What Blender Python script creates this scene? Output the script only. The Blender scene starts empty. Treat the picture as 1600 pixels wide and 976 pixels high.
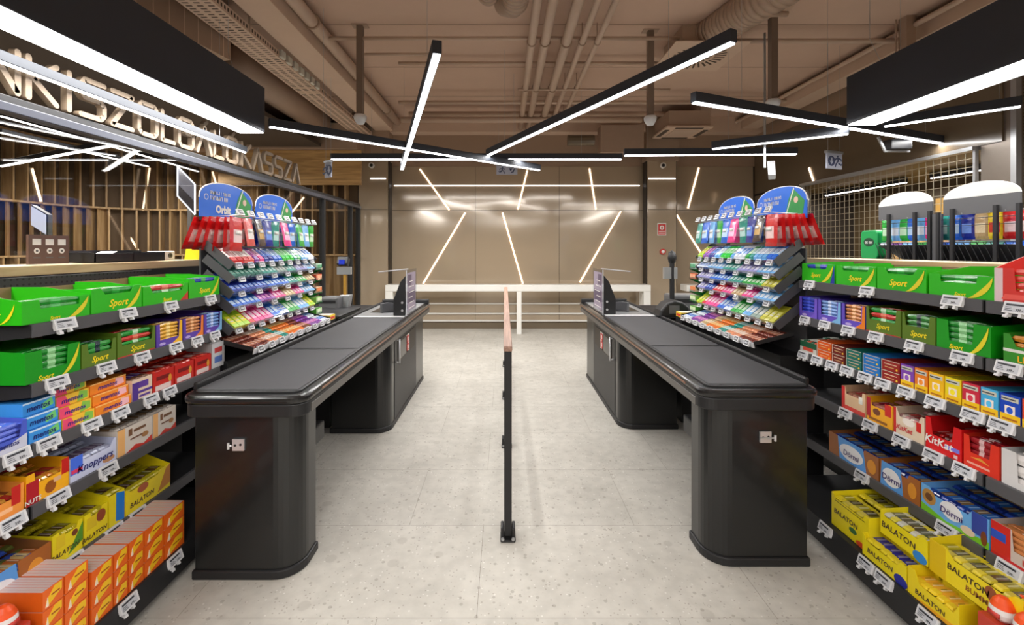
import bpy, bmesh, math, random
from mathutils import Vector, Matrix, Euler
random.seed(7)
PI = math.pi
C = bpy.context.scene.collection
# ---------------------------------------------------------------- camera, world, exposure
cam = bpy.data.cameras.new('camera'); camo = bpy.data.objects.new('camera', cam); C.objects.link(camo)
camo.location = (0, 0, 1.6); camo.rotation_euler = (PI/2, 0, 0)
cam.sensor_width = 36; cam.lens = 700/1600*36; cam.shift_x = 12/1600; cam.shift_y = -100/1600
cam.clip_start = .05; cam.clip_end = 100
bpy.context.scene.camera = camo
vs = bpy.context.scene.view_settings
vs.view_transform = 'Standard'; vs.look = 'None'; vs.gamma = 1; vs.use_curve_mapping = False; vs.exposure = 0.3
w = bpy.data.worlds.new('store_ambience'); bpy.context.scene.world = w; w.use_nodes = True
w.node_tree.nodes['Background'].inputs[0].default_value = (1, .97, .93, 1)
w.node_tree.nodes['Background'].inputs[1].default_value = .25
LAMP_W = 8.0       # watts per metre of linear lamp
BOX_W = 14.0        # watts per metre of the big light boxes
EMIT = 7.0
F = 700.0
def px(p, q, Y): return Vector(((p-788)*Y/F, Y, 1.6-(q-388)*Y/F))

# ---------------------------------------------------------------- materials
def lin(c):
    c = c/255.0
    return c/12.92 if c <= .04045 else ((c+.055)/1.055)**2.4
def rgb(*c): return (lin(c[0]), lin(c[1]), lin(c[2]), 1)
MC = {}
def mat(name, c, rough=.5, metal=0, coat=0, var=0.0, scale=20, bump=0, spec=.5, emit=0, trans=0):
    if name in MC: return MC[name]
    m = bpy.data.materials.new(name); m.use_nodes = True; nt = m.node_tree
    b = nt.nodes['Principled BSDF']; col = rgb(*c)
    b.inputs['Base Color'].default_value = col
    b.inputs['Roughness'].default_value = rough; b.inputs['Metallic'].default_value = metal
    b.inputs['Coat Weight'].default_value = coat; b.inputs['Coat Roughness'].default_value = .08
    b.inputs['Specular IOR Level'].default_value = spec
    if trans: b.inputs['Transmission Weight'].default_value = trans
    if emit:
        b.inputs['Emission Color'].default_value = col; b.inputs['Emission Strength'].default_value = emit
    if var or bump:
        tc = nt.nodes.new('ShaderNodeTexCoord'); nz = nt.nodes.new('ShaderNodeTexNoise')
        nz.inputs['Scale'].default_value = scale; nz.inputs['Detail'].default_value = 3
        nt.links.new(tc.outputs['Object'], nz.inputs['Vector'])
        if var:
            mr = nt.nodes.new('ShaderNodeMapRange'); mr.inputs[3].default_value = 1-var; mr.inputs[4].default_value = 1+var
            nt.links.new(nz.outputs['Fac'], mr.inputs[0])
            vm = nt.nodes.new('ShaderNodeVectorMath'); vm.operation = 'SCALE'; vm.inputs[0].default_value = col[:3]
            nt.links.new(mr.outputs[0], vm.inputs['Scale']); nt.links.new(vm.outputs[0], b.inputs['Base Color'])
        if bump:
            bp = nt.nodes.new('ShaderNodeBump'); bp.inputs['Strength'].default_value = bump; bp.inputs['Distance'].default_value = .01
            nt.links.new(nz.outputs['Fac'], bp.inputs['Height']); nt.links.new(bp.outputs[0], b.inputs['Normal'])
    MC[name] = m; return m
def prn(c, rough=.45):      # printed card or foil of one ink colour
    return mat('ink_%d_%d_%d' % tuple(c), c, rough, coat=.15, var=.04, scale=60)
def foil(c): return mat('foil_%d_%d_%d' % tuple(c), c, .25, coat=.5, var=.12, scale=45, bump=.35)

def floor_mat():
    m = bpy.data.materials.new('terrazzo_tile'); m.use_nodes = True; nt = m.node_tree; N = nt.nodes; L = nt.links
    b = N['Principled BSDF']; tc = N.new('ShaderNodeTexCoord')
    def vor(scale, feat='F1'):
        v = N.new('ShaderNodeTexVoronoi'); v.inputs['Scale'].default_value = scale; v.feature = feat
        L.new(tc.outputs['Object'], v.inputs['Vector']); return v
    def noise(s, d=4):
        n = N.new('ShaderNodeTexNoise'); n.inputs['Scale'].default_value = s; n.inputs['Detail'].default_value = d
        L.new(tc.outputs['Object'], n.inputs['Vector']); return n
    def ramp(src, p0, c0, p1, c1):
        r = N.new('ShaderNodeValToRGB'); r.color_ramp.elements[0].position = p0; r.color_ramp.elements[0].color = c0
        r.color_ramp.elements[1].position = p1; r.color_ramp.elements[1].color = c1; L.new(src, r.inputs[0]); return r
    def mix(fac, a, bb, typ='MIX'):
        x = N.new('ShaderNodeMix'); x.data_type = 'RGBA'; x.blend_type = typ
        if hasattr(fac, 'links'): L.new(fac, x.inputs[0])
        else: x.inputs[0].default_value = fac
        for k, v in ((6, a), (7, bb)):
            if hasattr(v, 'links'): L.new(v, x.inputs[k])
            else: x.inputs[k].default_value = v
        return x.outputs[2]
    base = ramp(noise(2.2, 8).outputs['Fac'], .3, rgb(186, 182, 173), .7, rgb(203, 199, 190))
    n2 = ramp(noise(14, 6).outputs['Fac'], .35, (.8, .8, .8, 1), .62, (1, 1, 1, 1))
    col = mix(.55, base.outputs[0], n2.outputs[0], 'MULTIPLY')
    # large soft stones, only some cells
    for sc, thr, size, c in ((9, .86, .30, rgb(168, 163, 154)), (26, .72, .26, rgb(140, 134, 124)), (60, .70, .25, rgb(120, 112, 100)), (48, .80, .24, rgb(228, 226, 220))):
        v = vor(sc); sep = N.new('ShaderNodeSeparateColor'); L.new(v.outputs['Color'], sep.inputs[0])
        a = N.new('ShaderNodeMath'); a.operation = 'GREATER_THAN'; a.inputs[1].default_value = thr; L.new(sep.outputs[0], a.inputs[0])
        d = N.new('ShaderNodeMapRange'); d.inputs[1].default_value = size; d.inputs[2].default_value = size*.8; L.new(v.outputs['Distance'], d.inputs[0])
        mm = N.new('ShaderNodeMath'); mm.operation = 'MULTIPLY'; L.new(a.outputs[0], mm.inputs[0]); L.new(d.outputs[0], mm.inputs[1])
        m3 = N.new('ShaderNodeMath'); m3.operation = 'MULTIPLY'; m3.inputs[1].default_value = .48; L.new(mm.outputs[0], m3.inputs[0])
        col = mix(m3.outputs[0], col, c)
    br = N.new('ShaderNodeTexBrick'); br.offset = .33; br.offset_frequency = 2
    mp = N.new('ShaderNodeMapping'); mp.inputs['Location'].default_value = (.12, .01, 0); L.new(tc.outputs['Object'], mp.inputs[0]); L.new(mp.outputs[0], br.inputs['Vector'])
    br.inputs['Scale'].default_value = 1; br.inputs['Brick Width'].default_value = 1.3; br.inputs['Row Height'].default_value = .65
    br.inputs['Mortar Size'].default_value = .0016; br.inputs['Mortar Smooth'].default_value = .1
    br.inputs['Color1'].default_value = (1, 1, 1, 1); br.inputs['Color2'].default_value = (.95, .95, .95, 1); br.inputs['Mortar'].default_value = (.62, .6, .57, 1)
    col = mix(1.0, col, br.outputs[0], 'MULTIPLY')
    L.new(col, b.inputs['Base Color']); b.inputs['Roughness'].default_value = .55; b.inputs['Specular IOR Level'].default_value = .35
    return m
def wood_mat(name, c0, c1, scale=(1, 1, 12), rough=.5):
    m = bpy.data.materials.new(name); m.use_nodes = True; nt = m.node_tree; b = nt.nodes['Principled BSDF']
    tc = nt.nodes.new('ShaderNodeTexCoord'); mp = nt.nodes.new('ShaderNodeMapping'); mp.inputs['Scale'].default_value = scale
    nz = nt.nodes.new('ShaderNodeTexNoise'); nz.inputs['Scale'].default_value = 6; nz.inputs['Detail'].default_value = 6; nz.inputs['Distortion'].default_value = .6
    r = nt.nodes.new('ShaderNodeValToRGB'); r.color_ramp.elements[0].position = .35; r.color_ramp.elements[1].position = .65
    r.color_ramp.elements[0].color = rgb(*c0); r.color_ramp.elements[1].color = rgb(*c1)
    nt.links.new(tc.outputs['Object'], mp.inputs[0]); nt.links.new(mp.outputs[0], nz.inputs['Vector']); nt.links.new(nz.outputs['Fac'], r.inputs[0])
    nt.links.new(r.outputs[0], b.inputs['Base Color']); b.inputs['Roughness'].default_value = rough
    return m
def glass_mat(name, c=(235, 240, 238), mixf=.1, rough=.02):
    m = bpy.data.materials.new(name); m.use_nodes = True; nt = m.node_tree; N = nt.nodes
    N.remove(N['Principled BSDF']); out = N['Material Output']
    t = N.new('ShaderNodeBsdfTransparent'); t.inputs[0].default_value = rgb(*c)
    g = N.new('ShaderNodeBsdfGlossy'); g.inputs['Roughness'].default_value = rough
    mx = N.new('ShaderNodeMixShader'); mx.inputs[0].default_value = mixf
    nt.links.new(t.outputs[0], mx.inputs[1]); nt.links.new(g.outputs[0], mx.inputs[2]); nt.links.new(mx.outputs[0], out.inputs[0])
    return m
def dots_mat():        # black perforated steel
    m = bpy.data.materials.new('perforated_steel'); m.use_nodes = True; nt = m.node_tree; N = nt.nodes; L = nt.links
    b = N['Principled BSDF']; tc = N.new('ShaderNodeTexCoord')
    sc = N.new('ShaderNodeVectorMath'); sc.operation = 'SCALE'; sc.inputs['Scale'].default_value = 1/.025; L.new(tc.outputs['Object'], sc.inputs[0])
    fr = N.new('ShaderNodeVectorMath'); fr.operation = 'FRACTION'; L.new(sc.outputs[0], fr.inputs[0])
    sb = N.new('ShaderNodeVectorMath'); sb.operation = 'SUBTRACT'; sb.inputs[1].default_value = (.5, .5, .5); L.new(fr.outputs[0], sb.inputs[0])
    ml = N.new('ShaderNodeVectorMath'); ml.operation = 'MULTIPLY'; ml.inputs[1].default_value = (1, 0, 1); L.new(sb.outputs[0], ml.inputs[0])
    ln = N.new('ShaderNodeVectorMath'); ln.operation = 'LENGTH'; L.new(ml.outputs[0], ln.inputs[0])
    lt = N.new('ShaderNodeMath'); lt.operation = 'LESS_THAN'; lt.inputs[1].default_value = .2; L.new(ln.outputs['Value'], lt.inputs[0])
    mx = N.new('ShaderNodeMix'); mx.data_type = 'RGBA'; L.new(lt.outputs[0], mx.inputs[0]); mx.inputs[6].default_value = rgb(52, 52, 54); mx.inputs[7].default_value = rgb(12, 12, 12)
    L.new(mx.outputs[2], b.inputs['Base Color']); b.inputs['Roughness'].default_value = .5
    return m

M = dict(
    floor=floor_mat(),
    ceil=mat('painted_concrete', (196, 166, 146), .85, var=.06, scale=3, bump=.1),
    beam=mat('painted_beam', (202, 174, 152), .8, var=.05, scale=5),
    pipe=mat('painted_pipe', (190, 164, 144), .55, var=.05, scale=12),
    duct=mat('painted_duct', (166, 140, 120), .5, var=.06, scale=8),
    upwall=mat('painted_upper_wall', (160, 134, 112), .7, var=.04, scale=3),
    bronze=mat('bronze_glass_panel', (178, 160, 136), .13, metal=.15, coat=.8, var=.03, scale=2, spec=.7),
    bronzed=mat('bronze_dark', (104, 90, 72), .25, coat=.4, var=.03, scale=2),
    seam=mat('panel_seam', (46, 38, 30), .5),
    black=mat('black_steel', (30, 30, 32), .45, var=.08, scale=30),
    blackg=mat('black_gloss', (22, 22, 23), .3, coat=.3, var=.05, scale=10),
    house=mat('lamp_housing', (44, 48, 56), .6, var=.05, scale=6),
    blackp=mat('black_panel', (20, 21, 22), .3, coat=.25, var=.08, scale=4),
    shelf=mat('shelf_grey', (80, 79, 82), .5, var=.05, scale=20),
    shelfd=mat('shelf_dark', (34, 34, 36), .55, var=.05, scale=20),
    grey=mat('grey_sheet', (92, 92, 94), .45, var=.04, scale=12),
    lgrey=mat('light_metal', (176, 178, 180), .3, metal=.6, var=.04, scale=20),
    chrome=mat('chrome', (215, 215, 218), .3, metal=.55, var=.02, scale=20),
    belt=mat('belt_rubber', (62, 62, 65), .6, var=.07, scale=9, bump=.05),
    trim=mat('bumper_strip', (98, 95, 92), .35, metal=.3, var=.05, scale=12),
    rim_orange=mat('rim_reflection', (150, 105, 80), .3, metal=.5, var=.05, scale=12),
    white=mat('white_lacquer', (232, 230, 224), .35, var=.02, scale=8),
    tag=mat('tag_plastic', (222, 222, 224), .4, var=.02, scale=30),
    tagscr=mat('tag_paper_screen', (196, 198, 204), .4, var=.03, scale=30),
    ink=mat('tag_ink', (40, 42, 50), .5, var=.05, scale=30),
    card=mat('plain_cardboard', (150, 122, 92), .8, var=.08, scale=25),
    clear=glass_mat('clear_plastic', (238, 240, 245), .12),
    glass=glass_mat('partition_glass', (228, 226, 222), .035),
    wood=wood_mat('oak_slat', (158, 126, 86), (196, 164, 120), (3, 3, .25)),
    woodl=wood_mat('oak_board', (196, 168, 124), (222, 196, 152), (14, .4, 3)),
    woodb=wood_mat('oak_band', (170, 132, 82), (206, 166, 108), (.3, 2, 4)),
    woodr=wood_mat('rail_wood', (150, 118, 102), (178, 142, 124), (12, .5, 12)),
    gold=mat('gold_panel', (176, 132, 48), .4, metal=.2, var=.25, scale=6),
    sign=mat('letter_acrylic', (138, 120, 100), .6),
    led=mat('led_white', (250, 251, 255), .5, emit=EMIT),
    linew=mat('white_line', (245, 246, 250), .5, emit=2.2),
    ledbox=mat('ledbox_white', (255, 255, 252), .5, emit=4.5),
    warm=mat('led_warm', (255, 222, 186), .5, emit=2.6),
    screen=mat('reflection_glow', (214, 222, 250), .4, emit=1.0),  # glowing surface for the reflection behind the glass
    perf=dots_mat(),
    wire=mat('mesh_wire', (168, 158, 136), .4, metal=.4),
)

# ---------------------------------------------------------------- mesh builder
class MB:
    def __init__(s): s.v = []; s.f = []; s.m = []; s.mats = []
    def mi(s, m):
        if m not in s.mats: s.mats.append(m)
        return s.mats.index(m)
    def add(s, vs_, fs, m, T=None):
        o = len(s.v); k = s.mi(m)
        for p in vs_: s.v.append(tuple(T @ Vector(p)) if T is not None else tuple(p))
        for f in fs: s.f.append([i+o for i in f]); s.m.append(k)
    def box(s, x0, x1, y0, y1, z0, z1, m, T=None):
        s.add([(x0,y0,z0),(x1,y0,z0),(x1,y1,z0),(x0,y1,z0),(x0,y0,z1),(x1,y0,z1),(x1,y1,z1),(x0,y1,z1)],
              [(0,3,2,1),(4,5,6,7),(0,1,5,4),(1,2,6,5),(2,3,7,6),(3,0,4,7)], m, T)
    def prism(s, pts, a, b, ax, m, T=None):       # 2-D outline extruded along ax from a to b
        def P(u, v, w_): return {'x': (w_, u, v), 'y': (u, w_, v), 'z': (u, v, w_)}[ax]
        n = len(pts)
        s.add([P(u, v, a) for u, v in pts] + [P(u, v, b) for u, v in pts],
              [list(range(n))[::-1], [i+n for i in range(n)]] + [(i, (i+1) % n, (i+1) % n+n, i+n) for i in range(n)], m, T)
    def tube(s, p0, p1, r, m, n=12, r1=None):
        p0 = Vector(p0); p1 = Vector(p1); d = (p1-p0).normalized(); r1 = r if r1 is None else r1
        a = d.orthogonal().normalized(); b = d.cross(a)
        vs_ = [p0+(a*math.cos(2*PI*i/n)+b*math.sin(2*PI*i/n))*r for i in range(n)] + [p1+(a*math.cos(2*PI*i/n)+b*math.sin(2*PI*i/n))*r1 for i in range(n)]
        s.add(vs_, [(i, (i+1) % n, (i+1) % n+n, i+n) for i in range(n)] + [list(range(n))[::-1], [i+n for i in range(n)]], m)
    def beam(s, p0, p1, wd, ht, m, up=(0, 0, 1)):   # rectangular bar centred on the line p0-p1
        p0 = Vector(p0); p1 = Vector(p1); d = (p1-p0).normalized(); u = Vector(up); r = d.cross(u).normalized(); u = r.cross(d)
        q = [(-wd/2, -ht/2), (wd/2, -ht/2), (wd/2, ht/2), (-wd/2, ht/2)]
        s.add([p0+r*a+u*b for a, b in q]+[p1+r*a+u*b for a, b in q], [(3,2,1,0),(4,5,6,7),(0,1,5,4),(1,2,6,5),(2,3,7,6),(3,0,4,7)], m)
    def lathe(s, prof, m, n=14, T=None, matf=None):
        vs_ = []; 
        for r, z in prof: vs_ += [(r*math.cos(2*PI*i/n), r*math.sin(2*PI*i/n), z) for i in range(n)]
        for j in range(len(prof)-1):
            pass
        if matf is None:
            s.add(vs_, [(j*n+i, j*n+(i+1) % n, (j+1)*n+(i+1) % n, (j+1)*n+i) for j in range(len(prof)-1) for i in range(n)], m, T)
        else:
            for j in range(len(prof)-1):
                s.add(vs_[j*n:(j+2)*n], [(i, (i+1) % n, n+(i+1) % n, n+i) for i in range(n)], matf(j), T)
    def flat(s, pts, m, T=None): s.add(pts, [list(range(len(pts)))], m, T)
    def text(s, body, x, z, size, m, y=-.0012, shear=0, bold=.02, align='CENTER', T=None, wscale=1):
        key = (body, shear, bold, align)
        if key not in TXT:
            c = bpy.data.curves.new('t', 'FONT'); c.body = body; c.align_x = align; c.shear = shear; c.offset = bold; c.resolution_u = 2
            o = bpy.data.objects.new('t', c); C.objects.link(o); bpy.context.view_layer.update()
            me = bpy.data.meshes.new_from_object(o)
            TXT[key] = ([tuple(v.co) for v in me.vertices], [tuple(p.vertices) for p in me.polygons])
            bpy.data.objects.remove(o); bpy.data.curves.remove(c); bpy.data.meshes.remove(me)
        vv, ff = TXT[key]
        s.add([(x+p[0]*size*wscale, y, z+(p[1]-.35)*size) for p in vv], ff, m, T)
    def mesh(s, name, smooth=False):
        me = bpy.data.meshes.new(name); me.from_pydata(s.v, [], s.f)
        for m in s.mats: me.materials.append(m)
        me.polygons.foreach_set('material_index', s.m)
        if smooth: me.polygons.foreach_set('use_smooth', [True]*len(s.f))
        me.update(); return me
    def build(s, name, parent=None, loc=(0, 0, 0), rot=(0, 0, 0), smooth=False, bevel=0, seg=2, recalc=True):
        me = s.mesh(name, smooth)
        if recalc:
            bm = bmesh.new(); bm.from_mesh(me); bmesh.ops.recalc_face_normals(bm, faces=bm.faces); bm.to_mesh(me); bm.free()
        o = bpy.data.objects.new(name, me); C.objects.link(o); o.location = loc; o.rotation_euler = rot
        if parent: o.parent = parent
        if bevel:
            b = o.modifiers.new('bevel', 'BEVEL'); b.width = bevel; b.segments = seg; b.limit_method = 'ANGLE'; b.angle_limit = .6
        return o
TXT = {}
def tag(o, label, cat, group=None):
    o['label'] = label; o['category'] = cat
    if group: o['group'] = group
    return o
def empty(name, loc, rz=0, label=None, cat=None, group=None):
    o = bpy.data.objects.new(name, None); C.objects.link(o); o.location = loc; o.rotation_euler = (0, 0, rz); o.empty_display_size = .1
    if label: tag(o, label, cat, group)
    return o
def struct(o): o['kind'] = 'structure'; return o
def inst(name, me, loc, rot=(0, 0, 0), parent=None):
    o = bpy.data.objects.new(name, me); C.objects.link(o); o.location = loc; o.rotation_euler = rot
    if parent: o.parent = parent
    return o

# ================================================================ SETTING
ZC = 4.15
b = MB(); b.box(-8.2, 8.2, -5.2, 9.3, -.1, 0, M['floor']); struct(b.build('floor'))
b = MB(); b.box(-8.2, 8.2, -5.2, 9.3, ZC, ZC+.1, M['ceil'])
for y in (2.7, 3.9, 5.1, 6.3, 7.5): b.box(-8.2, 8.2, y, y+.012, ZC-.003, ZC, M['duct'])
struct(b.build('ceiling'))
# back wall: glossy bronze panels with dark seams, painted wall above
b = MB(); YB = 8.96
def panels(b, xs, z0, z1, zs, y):
    for i in range(len(xs)-1):
        zz = [z0]+zs+[z1]
        for j in range(len(zz)-1):
            b.box(xs[i]+.004, xs[i+1]-.004, y, y+.03, zz[j]+.004, zz[j+1]-.004, M['bronze'])
b.box(-8.2, 8.2, YB+.028, YB+.2, 0, ZC, M['seam'])
panels(b, [-2.35, -.58, 1.1, 2.86, 4.98], .12, 3.24, [2.36], YB)
b.box(-2.9, 8.2, YB-.01, YB+.1, 3.24, ZC, M['upwall'])
b.box(-2.9, 8.2, YB-.28, YB, 3.86, ZC, M['beam'])
b.box(-2.6, 4.6, YB-.03, YB+.02, 0, .12, M['bronzed'])
struct(b.build('wall_back'))
b = MB(); b.box(-8.2, -8.1, -5.2, 9.3, 0, ZC, M['upwall']); struct(b.build('wall_left'))
b = MB(); b.box(8.1, 8.2, -5.2, 9.3, 0, ZC, mat('beige_wall', (150, 132, 110), .7, var=.04, scale=3)); struct(b.build('wall_right'))
b = MB(); b.box(-8.2, 8.2, -5.2, -5.1, 0, ZC, mat('beige_wall', (0, 0, 0))); struct(b.build('wall_front'))
# side wall piece right: bronze wall from mesh shutter to back wall, and bronze band above the shutter
b = MB(); XR = 5.0
b.box(XR, XR+.12, 7.52, YB, 0, 2.64, M['bronzed']); b.box(XR, XR+.12, 4.5, YB, 2.68, 3.7, M['bronzed']); b.box(XR+.02, XR+.1, 4.5, YB, 3.7, ZC, M['upwall'])
b.box(XR-.012, XR, 7.52, YB, 2.4, 2.412, M['seam'])
struct(b.build('wall_side_right'))
b = MB(); b.box(XR-.05, XR+.05, 4.74, 7.52, 2.64, 2.68, M['lgrey']); struct(b.build('trim_1'))
# columns
for nm, x0, x1 in (('column', -2.83, -2.26), ('column', 2.78, 3.34)):
    b = MB(); b.box(x0, x1, 8.7, YB-.005, 0, 3.3, M['bronze']); b.box(x0+.005, x1-.005, 8.695, 8.7, 2.35, 2.356, M['seam'])
    b.box(x0-.02, x0-.003, 8.72, YB-.02, 0, 3.3, M['seam']); b.box(x1+.003, x1+.02, 8.72, YB-.02, 0, 3.3, M['seam'])
    b.box(x0-.04, x1+.04, 8.66, YB-.03, 3.302, ZC, M['upwall'])
    struct(b.build('column', bevel=.004, seg=1))
b = MB(); b.box(5.02, 5.36, 4.4, 4.72, 0, ZC, mat('ribbed_steel', (128, 118, 108), .3, metal=.5, var=.05))
for k in range(120): b.box(5.1, 5.28, 4.392, 4.4, .03+k*.034, .045+k*.034, M['bronzed'])
b.box(5.015, 5.07, 4.39, 4.44, 0, ZC, M['lgrey'])
struct(b.build('column'))
# slatted oak wall of the self-checkout room, curved in its corner
pts = [(-7.72, 2.2), (-7.72, 7.3)]
for k in range(1, 9):
    a = k/9*PI/2; pts.append((-7.72+1.45*(1-math.cos(a)), 7.3+1.45*math.sin(a)))
pts += [(-6.27, 8.75), (-2.85, 8.75)]
b = MB()
seglen = [(Vector(pts[i+1])-Vector(pts[i])).length for i in range(len(pts)-1)]
tot = sum(seglen)
def along(t):
    for i, l in enumerate(seglen):
        if t <= l or i == len(seglen)-1:
            p = Vector(pts[i]).lerp(Vector(pts[i+1]), t/l); d = (Vector(pts[i+1])-Vector(pts[i])).normalized(); return p, d
        t -= l
darkw = mat('slat_backing', (92, 72, 50), .7, var=.1, scale=5)
for i in range(len(pts)-1):
    a = Vector(pts[i]); c = Vector(pts[i+1]); d = (c-a).normalized(); nrm = Vector((-d.y, d.x))
    q = [a+nrm*.0, c+nrm*.0, c+nrm*.02, a+nrm*.02]
    b.prism([tuple(v) for v in q], 0, 3.42, 'z', darkw)
    for z in (1.46, 2.32, 3.4):
        q = [a-nrm*.19, c-nrm*.19, c, a]
        b.prism([tuple(v) for v in q], z, z+.03, 'z', M['wood'])
rs = random.Random(3)
for (z0, z1) in ((0, 1.46), (1.49, 2.32), (2.35, 3.4)):
    t = .05; mode = 0; left = 0
    while t < tot-.1:
        if left <= 0: mode = rs.choice((0, 0, 1)); left = rs.randint(3, 7)
        left -= 1
        p, d = along(t); n = Vector((-d.y, d.x))
        if mode == 0:
            q = [p-n*.18, p+d*.028-n*.18, p+d*.028, p]; b.prism([tuple(v) for v in q], z0, z1, 'z', M['wood']); t += .21
        else:
            q = [p-n*.17, p+d*.17-n*.03, p+d*.17-n*.0, p-n*.14]; b.prism([tuple(v) for v in q], z0, z1, 'z', M['wood']); t += .175
struct(b.build('wall_oak_slats'))
b = MB(); b.box(-5.3, -2.66, 8.3, 8.36, 2.78, 3.42, M['woodb']); struct(b.build('trim_2'))
b = MB(); b.box(-8.1, -3.35, 1.0, 8.9, 3.46, 3.52, mat('soffit_dark', (70, 58, 48), .7, var=.05, scale=3))
b.box(-8.1, -2.7, 8.2, 8.9, 3.43, 3.9, M['upwall']); struct(b.build('ceiling_soffit'))
# corridor behind the mesh shutter
b = MB(); b.box(7.0, 7.1, 2.5, YB, 0, ZC, mat('corridor_wall', (84, 66, 40), .6, var=.1, scale=3)); b.box(5.14, 7.0, 4.76, 8.9, 2.7, 2.74, mat('corridor_ceiling', (120, 96, 48), .5, var=.2, scale=4))
struct(b.build('wall_corridor'))
for (y0, y1, z0, z1, mm) in ((4.6, 5.5, 2.05, 2.3, 'gold'), (5.8, 7.2, 1.95, 2.4, 'gold'), (6.9, 8.0, .1, 1.8, 'woodb'), (5.0, 6.6, .9, 1.75, 'bronzed')):
    b = MB(); b.box(6.93, 6.995, y0, y1, z0, z1, M[mm]); struct(b.build('trim_3'))
# mesh shutter
sh = empty('mesh_shutter', (XR, 6.13, 0), 0, 'wire mesh roller shutter closing the corridor right of the back columns', 'shutter')
b = MB()
for k in range(31): b.box(-.003, .003, -1.365+k*.091-.003, -1.365+k*.091+.003, 0.02, 2.63, M['wire'])
for k in range(29): b.box(-.004, .004, -1.365, 1.365, .04+k*.09, .046+k*.09, M['wire'])
b.build('wire_mesh', sh)
b = MB(); b.box(-.02, .02, -1.39, -1.365, 0, 2.64, M['lgrey']); b.box(-.02, .02, 1.365, 1.39, 0, 2.64, M['lgrey']); b.box(-.02, .02, -1.39, 1.39, 0, .03, M['lgrey']); b.build('frame', sh)

# glass partition with black frame and header rail (left)
gp = empty('glass_partition', (-2.8, 5.2, 0), 0, 'black framed glass partition before the slatted oak room on the left', 'glass wall')
b = MB(); b.box(-.006, .006, -3.4, 3.4, .05, 2.36, M['glass']); b.build('glass_pane', gp)
b = MB(); b.box(-.05, .05, -3.4, 3.42, 2.36, 2.41, mat('rail_grey', (74, 76, 86), .35, metal=.3)); b.box(-.07, .03, -3.4, 3.42, 2.41, 2.455, M['black']); b.build('header_rail', gp, bevel=.004)
for y in (1.7, 2.95, 3.38): b = MB(); b.box(-.04, .04, y-.03, y+.03, 0, 2.36, M['black']); b.build('post', gp, bevel=.004)
b = MB(); b.box(-.03, .03, -3.4, 3.42, 0, .05, M['black']); b.build('bottom_rail', gp)
# stroke lettering
GL = {'N': [[(0,0),(0,1),(.75,0),(.75,1)]], 'K': [[(0,0),(0,1)],[(.75,1),(.12,.5),(.75,0)]], 'I': [[(.1,0),(.1,1)]],
      'S': [[(.78,1),(.12,1),(0,.85),(0,.62),(.12,.5),(.66,.5),(.78,.38),(.78,.12),(.66,0),(0,0)]],
      'Z': [[(0,1),(.8,1),(0,0),(.8,0)]], 'O': [[(.12,0),(0,.12),(0,.88),(.12,1),(.68,1),(.8,.88),(.8,.12),(.68,0),(.12,0)]],
      'L': [[(0,1),(0,0),(.6,0)]], 'G': [[(.78,.85),(.64,1),(.12,1),(0,.88),(0,.12),(.12,0),(.66,0),(.78,.12),(.78,.5),(.4,.5)]],
      'A': [[(-.02,0),(.42,1),(.86,0)]], 'Á': [[(-.02,0),(.42,1),(.86,0)],[(.42,1.12),(.58,1.26)]],
      'Ó': [[(.12,0),(0,.12),(0,.88),(.12,1),(.68,1),(.8,.88),(.8,.12),(.68,0),(.12,0)],[(.4,1.12),(.56,1.26)]]}
GWID = {'I': .2, 'L': .6, 'N': .75, 'K': .75}
word = 'NKISZOLGÁLÓ KASSZA'; H = .235; adv = 0; places = []
for ch in word:
    if ch == ' ': adv += .12; continue
    places.append((ch, adv)); adv += (GWID.get(ch, .8)+.27)
sc_ = 3.72/adv
for ch, a in places:
    b = MB()
    for st in GL[ch]:
        for i in range(len(st)-1):
            p0 = Vector((0, st[i][0]*sc_, st[i][1]*H+.02)); p1 = Vector((0, st[i+1][0]*sc_, st[i+1][1]*H+.02)); d = (p1-p0).normalized()*.014
            b.beam(p0, p1, .04, .034, M['sign'], up=(0, d.z, -d.y))
        for q in st: b.tube((-.0192, q[0]*sc_, q[1]*H+.02), (.0192, q[0]*sc_, q[1]*H+.02), .0168, M['sign'], 12)
    o = b.build('sign_letter', None, (-2.78, 2.38+a*sc_, 2.46))
    ordn = 'first second third fourth fifth sixth seventh eighth ninth tenth eleventh twelfth thirteenth fourteenth fifteenth sixteenth seventeenth'.split()[places.index((ch, a))]
    tag(o, 'pale raised capital letter %s on the black rail, %s letter from the left' % (ch, ordn), 'letter', 'raised letters on the partition rail')

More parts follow.
